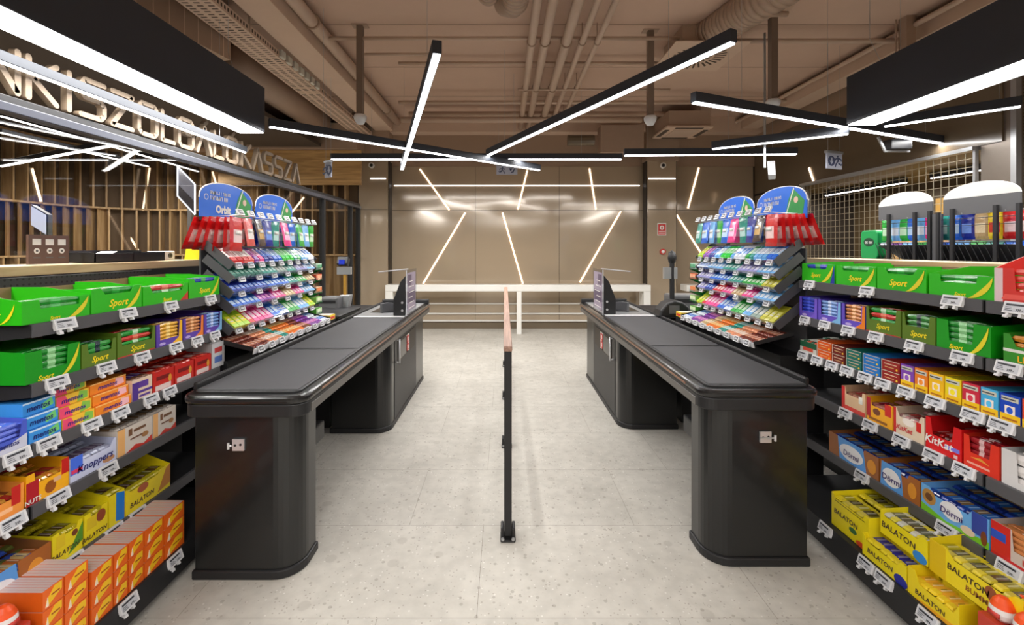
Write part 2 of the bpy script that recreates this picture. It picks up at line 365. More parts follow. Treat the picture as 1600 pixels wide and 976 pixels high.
# ================================================================ LAMPS
def area(parent, loc, L_, W_, watts, rz, rot=None, col=(1, .98, .95)):
    l = bpy.data.lights.new('lamp_light', 'AREA'); l.shape = 'RECTANGLE'; l.size = L_; l.size_y = W_; l.energy = watts; l.color = col
    o = bpy.data.objects.new('lamp_light', l); C.objects.link(o); o.parent = parent; o.location = loc; o.rotation_euler = rot or (0, 0, rz)
    return o
def linlamp(p0, p1, label, wires=True, wd=.06, ht=.085, watts=None, name='linear_lamp', cat='lamp', grp='linear lamps hanging over the checkouts'):
    p0 = Vector(p0); p1 = Vector(p1); mid = (p0+p1)/2; L_ = (p1-p0).length; rz = math.atan2(p1.y-p0.y, p1.x-p0.x)
    t = empty(name, mid, rz, label, cat, grp)
    b = MB(); b.box(-L_/2, L_/2, -wd/2, wd/2, .004, ht, M['house']); b.build('housing', t, bevel=.003, seg=1)
    b = MB(); b.box(-L_/2+.01, L_/2-.01, -wd/2+.008, wd/2-.008, -.006, .004, M['led']); b.build('diffuser', t)
    if wires:
        for s_ in (-1, 1): b = MB(); b.tube((s_*L_*.36, 0, ht), (s_*L_*.36, 0, ZC-mid.z), .0015, M['lgrey'], 4); b.build('suspension_wire', t)
    area(t, (0, 0, -.012), L_, wd, (watts or LAMP_W)*L_, 0)
    return t
ZL = 2.8
def at(p, q, z): Y = (z-1.6)*F/(388-q); return Vector(((p-788)*Y/F, Y, z))
linlamp(at(683, 84, ZL), at(628, 265, ZL), 'black linear lamp pointing away, left of centre, above the back wall')
linlamp(at(1147, 66, ZL+.09), at(762, 243, ZL+.09), 'long diagonal black linear lamp rising to the right near the ceiling diffuser')
linlamp(at(1083, 160, ZL), at(1488, 227, ZL), 'black linear lamp slanting down to the right, crossing before the right light box')
linlamp(at(420, 198, ZL), at(843, 266, ZL), 'black linear lamp slanting from the left light box to the exit sign')
linlamp(at(517, 249, ZL+.1), at(972, 249, ZL+.1), 'straight crosswise black linear lamp behind the slanted ones, left half')
linlamp(at(975, 243, ZL), at(1245, 241, ZL), 'straight crosswise black linear lamp joining on the right of centre')
linlamp(at(1112, 233, ZL-.06), at(1327, 209, ZL-.06), 'short black linear lamp rising right, left of the right light box')
linlamp(at(1380, 198, ZL-.02), at(1597, 166, ZL-.02), 'black linear lamp rising right beneath the right light box')
linlamp((-2.69, 1.6, 2.596), (-2.69, 4.66, 2.596), 'black linear lamp in front of the raised letters on the left', watts=2, wd=.036, ht=.06)
for i, (a, c) in enumerate((((-1.4, -3.6), (1.9, -2.0)), ((1.6, -1.6), (-1.6, -.6)), ((-3.5, -1.2), (-2.2, -4.2)), ((3.6, -.8), (2.6, -4.2)), ((-.6, .3), (.9, -2.9)))):
    linlamp((a[0], a[1], ZL), (c[0], c[1], ZL), 'black linear lamp over the aisle behind the viewer, number %s from the back' % ('one two three four five'.split()[i]), watts=LAMP_W*1.4)
# side room lines at the glass, lamps and reflections, all built as lamps
for i, (p, q) in enumerate(((at(0, 181, 3.1), at(143, 220, 3.1)), (at(0, 207, 3.0), at(232, 260, 3.0)), (at(172, 228, 3.0), at(310, 268, 3.0)), (at(0, 260, 2.5), at(176, 227, 2.5)))):
    linlamp(p, q, ['uppermost white lit line behind the glass at far left', 'longest white lit line slanting down behind the glass', 'white lit line ending above the lit hexagonal panel', 'white lit line rising to the right behind the glass', 'short white lit line at the left edge behind the glass'][i], wires=False, wd=.05, ht=.05, grp='white lit lines in the self checkout room', watts=22)
# big light boxes
def lightbox(x0, x1, xn0, xn1, y0, y1, label):
    t = empty('light_box', ((x0+x1)/2, y1, 2.75), 0, label, 'lamp')
    cx = (x0+x1)/2
    fr = [(x0-cx, 0), (x1-cx, 0), (xn1-cx, y0-y1), (xn0-cx, y0-y1)]
    b = MB(); b.prism(fr, .006, .45, 'z', M['house']); b.build('housing', t, bevel=.003, seg=1)
    ins = [(x0-cx+.008, -.012), (x1-cx-.008, -.012), (xn1-cx-.008, y0-y1+.01), (xn0-cx+.008, y0-y1+.01)]
    b = MB(); b.prism(ins, -.004, .006, 'z', M['ledbox']); b.build('diffuser', t)
    for yy in (-.25, (y0-y1)*.6):
        b = MB(); b.tube((0, yy, .45), (-.1, yy+.02, .7), .002, M['lgrey'], 4); b.tube((-.1, yy+.02, .7), (-.1, yy+.02, ZC-2.75), .002, M['lgrey'], 4); b.build('suspension_wire', t)
    area(t, (((x0+x1+xn0+xn1)/4-cx), (y0-y1)/2, -.01), abs(y1-y0), abs(x1-x0)*.95, BOX_W*abs(y1-y0), PI/2)
lightbox(-2.64, -2.39, -2.64, -2.39, -.4, 4.47, 'large black light box with a broad white underside over the left shelves')
lightbox(3.20, 3.46, 3.12, 3.38, -.4, 4.19, 'large black light box with a broad white underside over the right shelves')
for Y0_, Y1_, x_, z_ in ((5.3, 6.4, 6.1, 2.6), (6.8, 8.5, 6.1, 2.6)):
    t = linlamp((x_, Y0_, z_), (x_, Y1_, z_), 'warm lamp line in the corridor behind the mesh shutter, %s' % ('nearer' if Y0_ < 5 else 'farther'), wires=False, watts=22, grp='lamps behind the mesh shutter')
# warm LED lines on the walls
def ledline(a, c, label, nrm=(0, -1, 0)):
    b = MB(); a = Vector(a); c = Vector(c); b.beam(a, c, .028, .014, M['warm'], up=nrm); 
    o = b.build('glow_strip', None); me = o.data; mid = (a+c)/2
    for v in me.vertices: v.co -= mid
    o.location = mid; tag(o, label, 'light strip', 'warm led strips on the walls')
Yw = YB-.008
for (p, q, r_, s_), lb in zip(((656,264,702,328), (824,266,809,327), (921,263,931,327), (727,332,661,443), (785,332,817,443), (970,330,906,441), (1092,262,1075,325), (1057,335,1096,396)),
    ('upper left slanted warm light strip on the back wall', 'upper middle warm light strip under the exit sign', 'upper right nearly upright warm light strip on the back wall', 'lower left warm light strip leaning right on the back wall', 'lower middle warm light strip leaning left on the back wall', 'lower right warm light strip leaning right on the back wall', 'upper warm light strip on wall right of the right column', 'lower warm light strip on wall beside the fire alarm column')):
    ledline(px(p, q, Yw), px(r_, s_, Yw), lb)
def onx(p, q, X): Y = X*F/(p-788); return Vector((X, Y, 1.6-(q-388)*Y/F))
ledline(onx(1264, 262, XR-.01), onx(1272, 286, XR-.01), 'short warm light strip on the side wall above the mesh shutter', (-1, 0, 0))
for (p, q, r_, s_, Y), lb in zip(((50,263,64,315,6.6), (234,262,223,329,8.5), (181,333,216,391,8.5), (332,268,338,288,8.5), (475,308,455,333,8.5)),
    ('warm light strip at far left on the slatted oak wall', 'upper warm light strip left of the hexagonal panel on slats', 'lower warm light strip crossing the oak slats above the shelf ledge', 'short warm light strip above the near blue header on slats', 'warm light strip on slats right of the far blue header')):
    Yy = Y; ledline(px(p, q, Yy), px(r_, s_, Yy), lb)
b = MB(); b.box(-2.2, 2.7, -.006, .006, -.009, .009, M['linew']); tag(b.build('glow_strip', None, (0, YB-.008, 2.855)), 'long level glowing white line across the top of the back wall', 'light strip')  # emissive white line laid level along the wall
for x0, x1, w_ in ((-2.6, -2.3, 'left'), (2.8, 3.32, 'right')):
    b = MB(); b.box(-(x1-x0)/2, (x1-x0)/2, -.005, .005, -.009, .009, M['linew']); tag(b.build('glow_strip', None, ((x0+x1)/2, 8.693, 2.955)), 'short level glowing white line on the %s column' % w_, 'light strip')  # shorter emissive white line on each column face

# ================================================================ CEILING SERVICES
def pipe(p0, p1, r, label, m='pipe', name='ceiling_pipe', clips=0, grp='painted pipes under the ceiling', cat='pipe'):
    p0 = Vector(p0); p1 = Vector(p1); mid = (p0+p1)/2
    if clips:
        t = empty(name, mid, 0, label, cat, grp)
        b = MB(); b.tube(p0-mid, p1-mid, r, M[m], 12); b.build('pipe', t, smooth=True)
        for k in range(clips):
            q = p0.lerp(p1, (k+.5)/clips)-mid; b = MB(); d = (p1-p0).normalized()
            b.tube(q-d*.012, q+d*.012, r*1.25, M['duct'], 12); b.tube(q, (q.x, q.y, ZC-mid.z), .005, M['duct'], 6); b.build('hanger', t)
        return t
    b = MB(); b.tube(p0-mid, p1-mid, r, M[m], 10); o = b.build(name, None, mid, smooth=True); return tag(o, label, cat, grp)
for x, r, i in ((.31, .045, 0), (.46, .05, 1), (.70, .055, 2), (.88, .035, 3), (1.05, .032, 4)):
    pipe((x, 2.9, 3.93), (x+(.0), 8.68, 3.93), r, 'painted pipe running away from the viewer, %s of five from the left' % ['first', 'second', 'third', 'fourth', 'fifth'][i], clips=4, grp='parallel pipes right of centre')
for i, (q, x0, x1, r, z) in enumerate(((60, -2.0, 2.0, .022, 4.0), (85, -1.8, -.9, .018, 3.98), (99, -1.4, 2.1, .022, 4.05), (140, .2, 2.4, .016, 3.9), (160, -1.7, 3.4, .03, 3.95), (178, -1.7, 3.2, .045, 4.0), (187, -1.8, 2.4, .05, 3.85))):
    Y = (z-1.6)*F/(388-q)
    pipe((x0, Y, z), (x1, Y, z), r, 'crosswise painted pipe under the ceiling, %s from the viewer' % ['first', 'short second', 'third', 'fourth', 'fifth', 'sixth', 'last and thickest'][i], grp='crosswise pipes')
for i, (q, x0, x1) in enumerate(((22, 2.9, 2.3), (64, 2.6, 6.0), (158, 3.2, 6.0))):
    Y = 2.4*F/(388-q); pipe((x0, Y, 4.0), (x1, Y, 4.0), .028, 'crosswise painted pipe at upper right, %s from the viewer' % ['nearest', 'middle', 'farthest'][i], grp='crosswise pipes at upper right')
b = MB(); b.box(-.17, .17, -6, 3.0, -.12, .12, M['beam']); b.box(-.2, .2, -6, 3.0, .1, .14, M['duct'])
tag(b.build('ceiling_beam', None, (-2.33, 5.9, 4.0), bevel=.005), 'wide painted beam running away along the ceiling at upper left', 'beam')
pipe((-2.06, 1.0, 4.03), (-2.06, 8.6, 4.03), .07, 'thick painted pipe alongside the wide ceiling beam at left', clips=5)
# perforated cable tray
tr = empty('cable_tray', (-2.72, 5.5, 3.78), 0, 'perforated cable tray hanging left of the wide ceiling beam', 'cable tray')
b = MB(); b.box(-.15, .15, -4.5, 3.2, -.01, 0, M['beam']); b.box(-.155, -.15, -4.5, 3.2, -.01, .07, M['beam']); b.box(.15, .155, -4.5, 3.2, -.01, .07, M['beam'])
hole = mat('tray_hole', (78, 62, 50), .8)
for k in range(150):
    for j in range(3):
        y = -4.4+k*.05; x = -.1+j*.1; b.box(x-.028, x+.028, y, y+.016, -.0115, -.0095, hole)
    y = -4.4+k*.05
    b.box(.154, .1565, y, y+.022, .015, .05, hole)
b.build('tray', tr)
for k in range(7): b = MB(); b.box(.1, .19, -.4+k*.16, -.3+k*.16, 0, .09, mat('clamp_grey', (196, 190, 176), .5, var=.03)); b.build('clamp', tr, bevel=.01)
for y in (-3.5, -1, 2): b = MB(); b.box(-.16, -.15, y, y+.02, 0, .37, M['duct']); b.box(.15, .16, y, y+.02, 0, .37, M['duct']); b.build('hanger', tr)
# rectangular duct upper left, dark bulkhead
b = MB(); b.box(-.35, .35, -1.2, .9, -.22, .3, M['duct'])
for k in range(14): b.box(-.353, .353, -1.15+k*.15, -1.14+k*.15, -.223, .3, M['beam'])
tag(b.build('air_duct', None, (-3.4, 3.9, 3.8), (0, 0, -.2)), 'boxy brown air duct above the left light box', 'duct')
b = MB(); b.tube((0, -1.2, 0), (0, 1.4, 0), .2, M['duct'], 20); tag(b.build('air_duct', None, (-3.3, 6.6, 3.85), smooth=True), 'round brown duct in the dark ceiling gap at left', 'duct')
# flexible ducts
def flex(pts_, r, label, n=20):
    b = MB()
    P = [Vector(p) for p in pts_]; c = sum(P, Vector())/len(P); path = []
    for i in range(len(P)-1):
        for k in range(14): path.append(P[i].lerp(P[i+1], k/14))
    for i in range(len(path)-1):
        rr = r*(1.0 if i % 2 else .95); b.tube(path[i]-c, path[i+1]-c, rr, M['duct'], n, r*(.95 if i % 2 else 1.0))
    return tag(b.build('flexible_duct', None, c, smooth=True), label, 'duct')
flex([(.14, 3.6, 4.0), (.1, 4.3, 3.95), (.0, 4.42, 4.03)], .13, 'ribbed flexible duct end at the top centre of the ceiling')
flex([(-.1, 3.6, 4.02), (-.16, 4.35, 4.02)], .1, 'second ribbed flexible duct beside the first at top centre')
flex([(2.35, 5.15, 4.06), (2.5, 4.3, 4.0), (2.8, 3.2, 3.98)], .19, 'ribbed flexible duct entering the round pattern diffuser box')
# swirl diffuser
sd = empty('swirl_diffuser', (2.33, 5.4, 3.9), 0, 'square ceiling diffuser with a ring of radial slots and metal box', 'air diffuser')
b = MB(); b.box(-.42, .42, -.42, .42, 0, .012, M['beam']); b.build('face_plate', sd)
b = MB()
for k in range(28):
    a = k/28*2*PI; R = Matrix.Rotation(a, 4, 'Z'); b.box(.19, .32, -.011, .011, -.003, .001, hole, R)
    if k % 2: b.box(.1, .16, -.008, .008, -.003, .001, hole, R)
b.build('slots', sd)
b = MB(); b.box(-.3, .3, -.3, .3, .012, .245, M['duct']); b.build('plenum_box', sd)
# cassette unit
cs = empty('cassette_unit', (3.2, 8.1, 3.68), 0, 'square air conditioning cassette hanging at the back right of the ceiling', 'air conditioner')
b = MB(); b.box(-.4, .4, -.4, .4, 0, .04, M['beam']); b.build('face_plate', cs, bevel=.01)
b = MB(); b.box(-.22, .22, -.22, .22, -.006, 0, M['pipe']); [b.box(-.34*c_-(.04 if c_ else .24), -.34*c_+(.04 if c_ else .24), -.34*d_-(.04 if d_ else .24), -.34*d_+(.04 if d_ else .24), -.005, 0, hole) for c_, d_ in ((1,0),(-1,0),(0,1),(0,-1))]; b.build('grille', cs)
b = MB(); b.box(-.36, .36, -.36, .36, .04, .3, M['duct']); b.build('body', cs)
for x in (-.34, .34): b = MB(); b.tube((x, 0, .3), (x, 0, ZC-3.68), .006, M['duct'], 6); b.build('hanger', cs)
# poles with detectors
for x, Y, zb, lb in ((-1.65, 5.13, 3.08, 'left'), (1.71, 5.25, 3.1, 'middle'), (2.89, 4.82, 3.15, 'right')):
    t = empty('detector_pole', (x, Y, zb), 0, 'square ceiling pole ending in a white dome detector, %s of three' % lb, 'detector', 'ceiling poles with detectors')
    b = MB(); b.box(-.035, .035, -.035, .035, .05, ZC-zb, mat('pole_brown', (122, 104, 90), .5, var=.04)); b.build('pole', t)
    b = MB(); b.box(-.09, .09, -.05, .05, ZC-zb-.01, ZC-zb, M['duct']); b.build('mounting_plate', t)
    b = MB(); b.lathe([(0, -.06), (.04, -.055), (.06, -.02), (.07, .0), (.075, .03), (.06, .05), (0, .05)], M['tag'], 16); b.build('dome', t, smooth=True)
# small duct at right + tray diagonal
b = MB(); b.box(-.16, .16, -4, 4, -.08, .08, M['beam']); b.box(-.2, .2, -4, 4, .08, .1, M['duct']); b.tube((-.25, -4, .05), (-.25, 4, .05), .03, M['pipe'])
tag(b.build('ceiling_beam', None, (4.75, 4.9, 4.0)), 'painted trunking running diagonally in view at upper right', 'beam')
b = MB(); b.box(-.05, .05, -.05, .05, 0, .6, M['duct']); tag(b.build('ceiling_post', None, (4.45, 4.95, 3.55)), 'short ceiling post above the right light box', 'post')
b = MB(); b.box(-.4, .4, -.15, .15, 0, .5, M['duct']); b.tube((-.5, 0, .25), (-1.0, .0, .25), .1, M['bronzed']); tag(b.build('fan_box', None, (2.2, 8.5, 3.4)), 'brown ventilation box on the upper back wall', 'ventilation box')
# fire siren, sign, detectors on columns
def disc(loc, r, label, m1, m2, name, cat, grp=None):
    t = empty(name, loc, 0, label, cat, grp)
    b = MB(); b.tube((0, 0, 0), (0, -.04, 0), r, m1, 20); b.build('base', t, smooth=False)
    b = MB(); b.tube((0, -.04, 0), (0, -.055, 0), r*.6, m2, 20, r*.45); b.build('lens', t)
red = mat('fire_red', (200, 52, 48), .4, var=.03)
for x, nm in ((-2.56, 'left'), (3.06, 'right')):
    disc((x, 8.655, 3.2), .055, 'round white detector with dark lens high on the %s column' % nm, M['white'], M['black'], 'wall_detector', 'detector', 'detectors on the columns')
s_ = empty('fire_sign', px(1034, 358, 8.69), 0, 'red and white fire alarm sign on the right column', 'sign')
b = MB(); b.box(-.085, .085, -.008, 0, -.12, .12, M['white']); b.build('plate', s_)
b = MB(); b.box(-.075, .075, -.010, -.008, -.105, .1, red)
b.prism([(math.cos(k/20*2*PI)*.042, .03+math.sin(k/20*2*PI)*.042) for k in range(20)], -.0115, -.010, 'y', M['white']); b.prism([(math.cos(k/20*2*PI)*.02, .03+math.sin(k/20*2*PI)*.02) for k in range(20)], -.013, -.0115, 'y', red)
b.box(-.06, .06, -.0115, -.010, -.05, -.035, M['white']); b.box(-.06, .06, -.0115, -.010, -.085, -.07, M['white']); b.build('print', s_)
disc(px(1035, 393, 8.69), .055, 'round red fire call point below the fire sign', red, M['white'], 'fire_call_point', 'fire alarm')
# exit signs
def exitsign(loc, w_, h_, rz, label, flip, bl=False, name='exit_sign'):
    t = empty(name, loc, rz, label, 'sign', 'hanging exit signs')
    bg = mat('exit_white', (176, 180, 196), .6); dk = mat('exit_symbol', (44, 56, 92), .5)
    b = MB(); b.box(-w_/2, w_/2, -.01, .01, -h_, 0, bg); b.build('plate', t)
    b = MB(); b.box(-w_/2-.01, w_/2+.01, -.02, .02, 0, .03, M['lgrey']); b.build('holder', t)
    for x in (-w_*.4, w_*.4): b = MB(); b.tube((x, 0, .03), (x, 0, ZC-loc[2]), .002, M['lgrey'], 4); b.build('suspension_wire', t)
    b = MB(); s = h_*.8; cx = -w_*.22*flip; T = Matrix.Translation((cx, 0, -h_/2)) @ Matrix.Diagonal((s*flip, 1, s, 1))
    y0, y1 = -.0125, -.0102
    b.prism([(.05+math.cos(k/10*2*PI)*.09, .4+math.sin(k/10*2*PI)*.09) for k in range(10)], y0, y1, 'y', dk, T)
    for q in ([(-.08,.3),(.1,.3),(.08,-.05),(-.1,-.05)], [(-.1,.3),(-.4,.2),(-.42,0),(-.34,0),(-.3,.13),(-.1,.18)], [(.08,.3),(.35,.22),(.4,.05),(.3,.05),(.25,.14),(.05,.2)],
              [(-.1,0),(-.05,-.1),(-.35,-.22),(-.5,-.12),(-.55,-.2),(-.36,-.36),(.0,-.2)], [(-.02,0),(.12,0),(.3,-.2),(.42,-.5),(.3,-.5),(.18,-.25)]): b.prism(q, y0, y1, 'y', dk, T)
    T = Matrix.Translation((-cx, 0, -h_/2)) @ Matrix.Diagonal((s*flip, 1, s, 1))
    if bl: b.prism([(math.cos(k/20*2*PI)*.42, math.sin(k/20*2*PI)*.42) for k in range(20)], y0+.001, y1, 'y', dk, T); b.prism([(-.08,.28),(.08,.28),(.08,0),(.22,0),(0,-.28),(-.22,0),(-.08,0)], y0-.001, y0+.001, 'y', bg, T)
    else:
        b.prism([(-.4,.25),(.15,.25),(-.1,-.15)], y0, y1, 'y', dk, T); b.prism([(.4,.25),(.48,.2),(.3,-.3),(-.05,-.42),(-.1,-.3),(.15,-.2)], y0, y1, 'y', dk, T)
    b.build('symbol', t)
exitsign(px(792, 259, 7.7), .36, .15, 0, 'white exit sign with dark running figure hanging at the centre', 1)
exitsign(px(1303, 240, 5.6), .27, .19, .35, 'bluish exit sign with arrow and running figure hanging at right', -1, True)
exitsign(px(513, 254, 6.0), .14, .2, -.6, 'small white sign hanging near the slatted room seen edgewise', 1, True)
# camera bracket at right of centre
cb = empty('wall_camera', onx(1195, 262, 2.9), 0, 'small grey box camera on a thin stalk behind the right header', 'camera')
b = MB(); b.tube((0, 0, 0), (0, 0, 1.5), .012, M['lgrey'], 8); b.build('stalk', cb)
b = MB(); b.beam((.02, -.1, -.12), (.1, .05, .06), .07, .07, M['lgrey']); b.build('body', cb, bevel=.008)
cb2 = empty('projector_bracket', px(1400, 228, 5.0), 0, 'bent white tube bracket holding a dark device near the shutter', 'bracket')
b = MB(); b.beam((-.2, 0, .1), (-.12, 0, -.06), .02, .02, M['lgrey'], up=(0, 1, 0)); b.beam((-.12, 0, -.06), (.15, 0, -.06), .02, .02, M['lgrey']); b.build('tube_arm', cb2)
b = MB(); b.box(-.1, .13, -.06, .06, -.045, .07, M['black']); b.build('device', cb2, bevel=.01)
b = MB(); b.tube((0, 0, .07), (0, 0, ZC-cb2.location.z), .01, M['duct'], 6); b.build('stalk', cb2)

# ================================================================ PACKING BENCH, BUMPER RAILS, HANDRAIL
bn = empty('packing_bench', (.2, 8.5, 0), 0, 'long white packing bench along the bronze back wall', 'bench')
b = MB(); b.box(-2.42, 2.53, -.16, .16, .80, .92, M['white']); b.build('bench_top', bn, bevel=.01)
for x0, x1 in ((-2.42, -2.28), (.03, .12), (2.4, 2.53)): b = MB(); b.box(x0, x1, -.15, .15 if abs(x0) > 1 else -.08, 0, .81, M['white']); b.build('leg', bn, bevel=.006)
b = MB(); b.box(3.2, 4.1, -.16, .16, .80, .92, M['white']); b.box(4.0, 4.1, -.1, .1, 0, .8, M['white']); tag(b.build('packing_bench', None, (.2, 8.5, 0), bevel=.008), 'short white packing bench right of the right column', 'bench')
for z, i in ((.50, 'top'), (.30, 'middle'), (.16, 'lowest')):
    b = MB(); b.box(-2.05, 2.5, -.02, .02, -.016, .016, M['white']); tag(b.build('bumper_rail', None, (.0, YB-.02, z), bevel=.008), 'white level bumper rail on the lower back wall, %s of three' % i, 'rail', 'bumper rails')
hr = empty('handrail', (.02, 2.48, 0), 0, 'slim black handrail with wooden top dividing the two checkout aisles', 'handrail')
b = MB(); b.box(-.024, .024, -.03, 3.75, 1.035, 1.065, M['woodr']); b.build('top_rail', hr, bevel=.006)
b = MB(); b.box(-.015, .015, 0, 3.7, 1.0, 1.035, M['black']); b.build('rail_bar', hr)
b = MB(); b.box(-.012, .012, 0, 3.7, .16, .2, M['black']); b.build('lower_bar', hr)
for y in (0, 1.15, 2.3, 3.6):
    b = MB(); b.box(-.021, .021, y-.02, y+.02, .02, 1.035, M['black']); b.build('post', hr, bevel=.002, seg=1)
    f = MB(); f.box(-.042, .042, y-.045, y+.045, 0, .012, M['black']); f.box(-.04, -.022, y-.035, y+.035, 0, .075, M['black']); f.box(.022, .04, y-.035, y+.035, 0, .075, M['black']); ft = f.build('foot_bracket', hr, bevel=.006)
    for sx in (-.028, .028): b = MB(); b.tube((sx, y-.048, .02), (sx, y-.04, .02), .009, M['lgrey'], 8); b.build('bolt', ft)

# ================================================================ CHECKOUT COUNTERS
def rr(x0, x1, y0, y1, r, corners='abcd', n=8):     # rounded outline; corners a=x0y0 b=x1y0 c=x1y1 d=x0y1
    out = []
    for nm, cx, cy, a0 in (('a', x0, y0, PI), ('b', x1, y0, 1.5*PI), ('c', x1, y1, 0), ('d', x0, y1, .5*PI)):
        if nm in corners:
            mx = x0+r if cx == x0 else x1-r; my = y0+r if cy == y0 else y1-r
            out += [(mx+r*math.cos(a0+k/n*PI/2), my+r*math.sin(a0+k/n*PI/2)) for k in range(n+1)]
        else: out.append((cx, cy))
    return out
def counter(sg, du, dy, label, side):
    t = empty('checkout_counter', (sg*(1.25+du), 2.1+dy, 0), 0, label, 'checkout counter')
    def m(pts_): return [(sg*(u-1.25), y-2.1) for u, y in pts_]
    b = MB(); b.prism(m(rr(1.0, 1.5, 2.17, 2.38, .12, 'a')), .03, .8, 'z', M['blackp']); fp = b.build('front_pillar', t, bevel=.004, seg=1)
    b = MB(); b.prism(m(rr(.99, 1.51, 2.158, 2.39, .13, 'a')), 0, .045, 'z', M['black']); b.build('plinth', fp, bevel=.008)
    b = MB(); X = sg*(1.283-1.25); b.box(X-.028, X+.028, .058, .068, .625, .68, M['chrome'])
    b.tube((X-sg*-.045, .055, .635), (X-sg*-.045, .055, .665), .006, M['chrome'], 8); b.tube((X-.03, .056, .65), (X+sg*.045, .056, .65), .004, M['chrome'], 6)
    b.tube((X-.014, .056, .652), (X-.014, .0575, .652), .006, M['black'], 10); b.tube((X+.012, .056, .655), (X+.012, .0575, .655), .006, M['black'], 10); b.build('lock_plate', fp)
    # bodies under the belt
    b = MB(); b.prism(m(rr(1.0, 1.5, 3.88, 5.49, .12, 'a')), .03, .8, 'z', M['blackp']); cbn = b.build('cabinet', t, bevel=.004, seg=1)
    b = MB(); b.prism(m(rr(.99, 1.51, 3.868, 5.50, .13, 'a')), 0, .045, 'z', M['black']); b.build('plinth', cbn, bevel=.008)
    xs = sg*(1.0-1.25)
    def sb(a0, a1): return (min(xs-sg*a0, xs-sg*a1), max(xs-sg*a0, xs-sg*a1))
    q = sb(0.0, .004)
    b = MB(); b.box(q[0], q[1], 4.07-2.1, 5.06-2.1, .05, .78, M['black']); d = b.build('door', cbn, bevel=.002, seg=1)
    q = sb(0.004, .008); b = MB(); b.box(q[0], q[1], 4.19-2.1, 4.98-2.1, .53, .735, M['seam']); b.build('window_frame', d, bevel=.003)
    q = sb(.008, .011); b = MB(); b.box(q[0], q[1], 4.25-2.1, 4.6-2.1, .55, .715, M['blackg']); b.build('window', d)
    b = MB(); b.box(q[0], q[1], 4.53-2.1, 4.66-2.1, .55, .72, M['white']); q = sb(.011, .013); b.box(q[0], q[1], 4.545-2.1, 4.645-2.1, .56, .63, red); b.box(q[0], q[1], 4.545-2.1, 4.645-2.1, .64, .71, red); q = sb(.013, .014); b.box(q[0], q[1], 4.575-2.1, 4.615-2.1, .575, .615, M['white']); b.box(q[0], q[1], 4.575-2.1, 4.615-2.1, .655, .695, M['white']); b.build('warning_sticker', d)
    b = MB()
    for z in (.56, .76): b.tube((xs, 4.1-2.1, z), (xs-sg*.04, 4.1-2.1, z), .007, M['chrome'], 8)
    b.tube((xs-sg*.04, 4.1-2.1, .55), (xs-sg*.04, 4.1-2.1, .77), .009, M['chrome'], 10); b.build('handle', d, smooth=True)
    b = MB(); b.box(*sorted((sg*(1.05-1.25), sg*(1.25-1.25))), 2.42-2.1, 2.62-2.1, .5, .6, M['black']); b.box(*sorted((sg*(1.15-1.25), sg*(1.2-1.25))), 2.45-2.1, 2.55-2.1, .6, .81, M['black']); b.build('drive_motor', t, bevel=.01)
    # top frame
    b = MB(); b.prism(m(rr(.948, 1.53, 2.115, 5.66, .07, 'ab')), .80, .862, 'z', M['black']); b.build('skirt', t, bevel=.006)
    b = MB(); q = sorted((sg*(.946-1.25), sg*(.95-1.25))); b.box(q[0], q[1], 2.2-2.1, 5.66-2.1, .80, .842, M['trim']); b.build('edge_strip', t, bevel=.0015, seg=1)
    b = MB(); b.prism(m(rr(.936, 1.54, 2.1, 5.67, .085, 'ab')), .862, .905, 'z', M['blackg']); b.build('bumper', t, bevel=.019, seg=4)
    b = MB(); q = sorted((sg*(.934-1.25), sg*(.938-1.25))); b.box(q[0], q[1], 2.3-2.1, 5.62-2.1, .878, .888, M['rim_orange']); b.build('rim_reflection', t)  # orange reflection along the glossy rim, put in as a coloured strip
    b = MB(); b.prism(m(rr(.985, 1.5, 2.15, 5.62, .04, 'ab')), .90, .915, 'z', M['black']); b.build('belt_bed', t, bevel=.004)
    for y0, y1 in ((2.17, 3.02), (3.07, 4.43)):
        b = MB(); b.prism(m(rr(1.0, 1.49, y0, y1, .01, '')), .905, .919, 'z', M['belt']); b.build('conveyor_belt', t, bevel=.004)
    b = MB(); b.box(*sorted((sg*(1.505-1.25), sg*(1.53-1.25))), 2.2-2.1, 5.6-2.1, .895, .94, M['black']); b.build('side_guide', t, bevel=.008)
    b = MB(); b.box(*sorted((sg*(1.0-1.25), sg*(1.5-1.25))), 4.45-2.1, 4.5-2.1, .91, .921, M['tag']); b.build('end_strip', t)
    b = MB(); b.box(*sorted((sg*(1.0-1.25), sg*(1.5-1.25))), 4.5-2.1, 5.58-2.1, .91, .92, M['lgrey']); sp = b.build('scanner_plate', t)
    b = MB(); b.box(*sorted((sg*(1.15-1.25), sg*(1.42-1.25))), 4.75-2.1, 5.1-2.1, .92, .924, M['blackg']); b.build('scanner_glass', sp)
    b = MB(); b.box(*sorted((sg*(.95-1.25), sg*(1.53-1.25))), 5.6-2.1, 5.68-2.1, .9, .96, M['black']); b.build('end_lip', t, bevel=.01)
    b = MB(); b.prism([(0, 0), (.5, 0), (.5, .03), (.1, .1), (0, .1)], -.015, .015, 'x', M['grey'], Matrix.Translation((sg*(1.3-1.25), 4.72-2.1, .92)) @ Matrix.Rotation(sg*.5, 4, 'Z')); b.build('divider_arm', t, bevel=.004)
    return t
counter(-1, 0, 0, 'left black checkout counter with conveyor belt and rounded front pillar', 'left')
counter(1, .03, .09, 'right black checkout counter with conveyor belt and rounded front pillar', 'right')
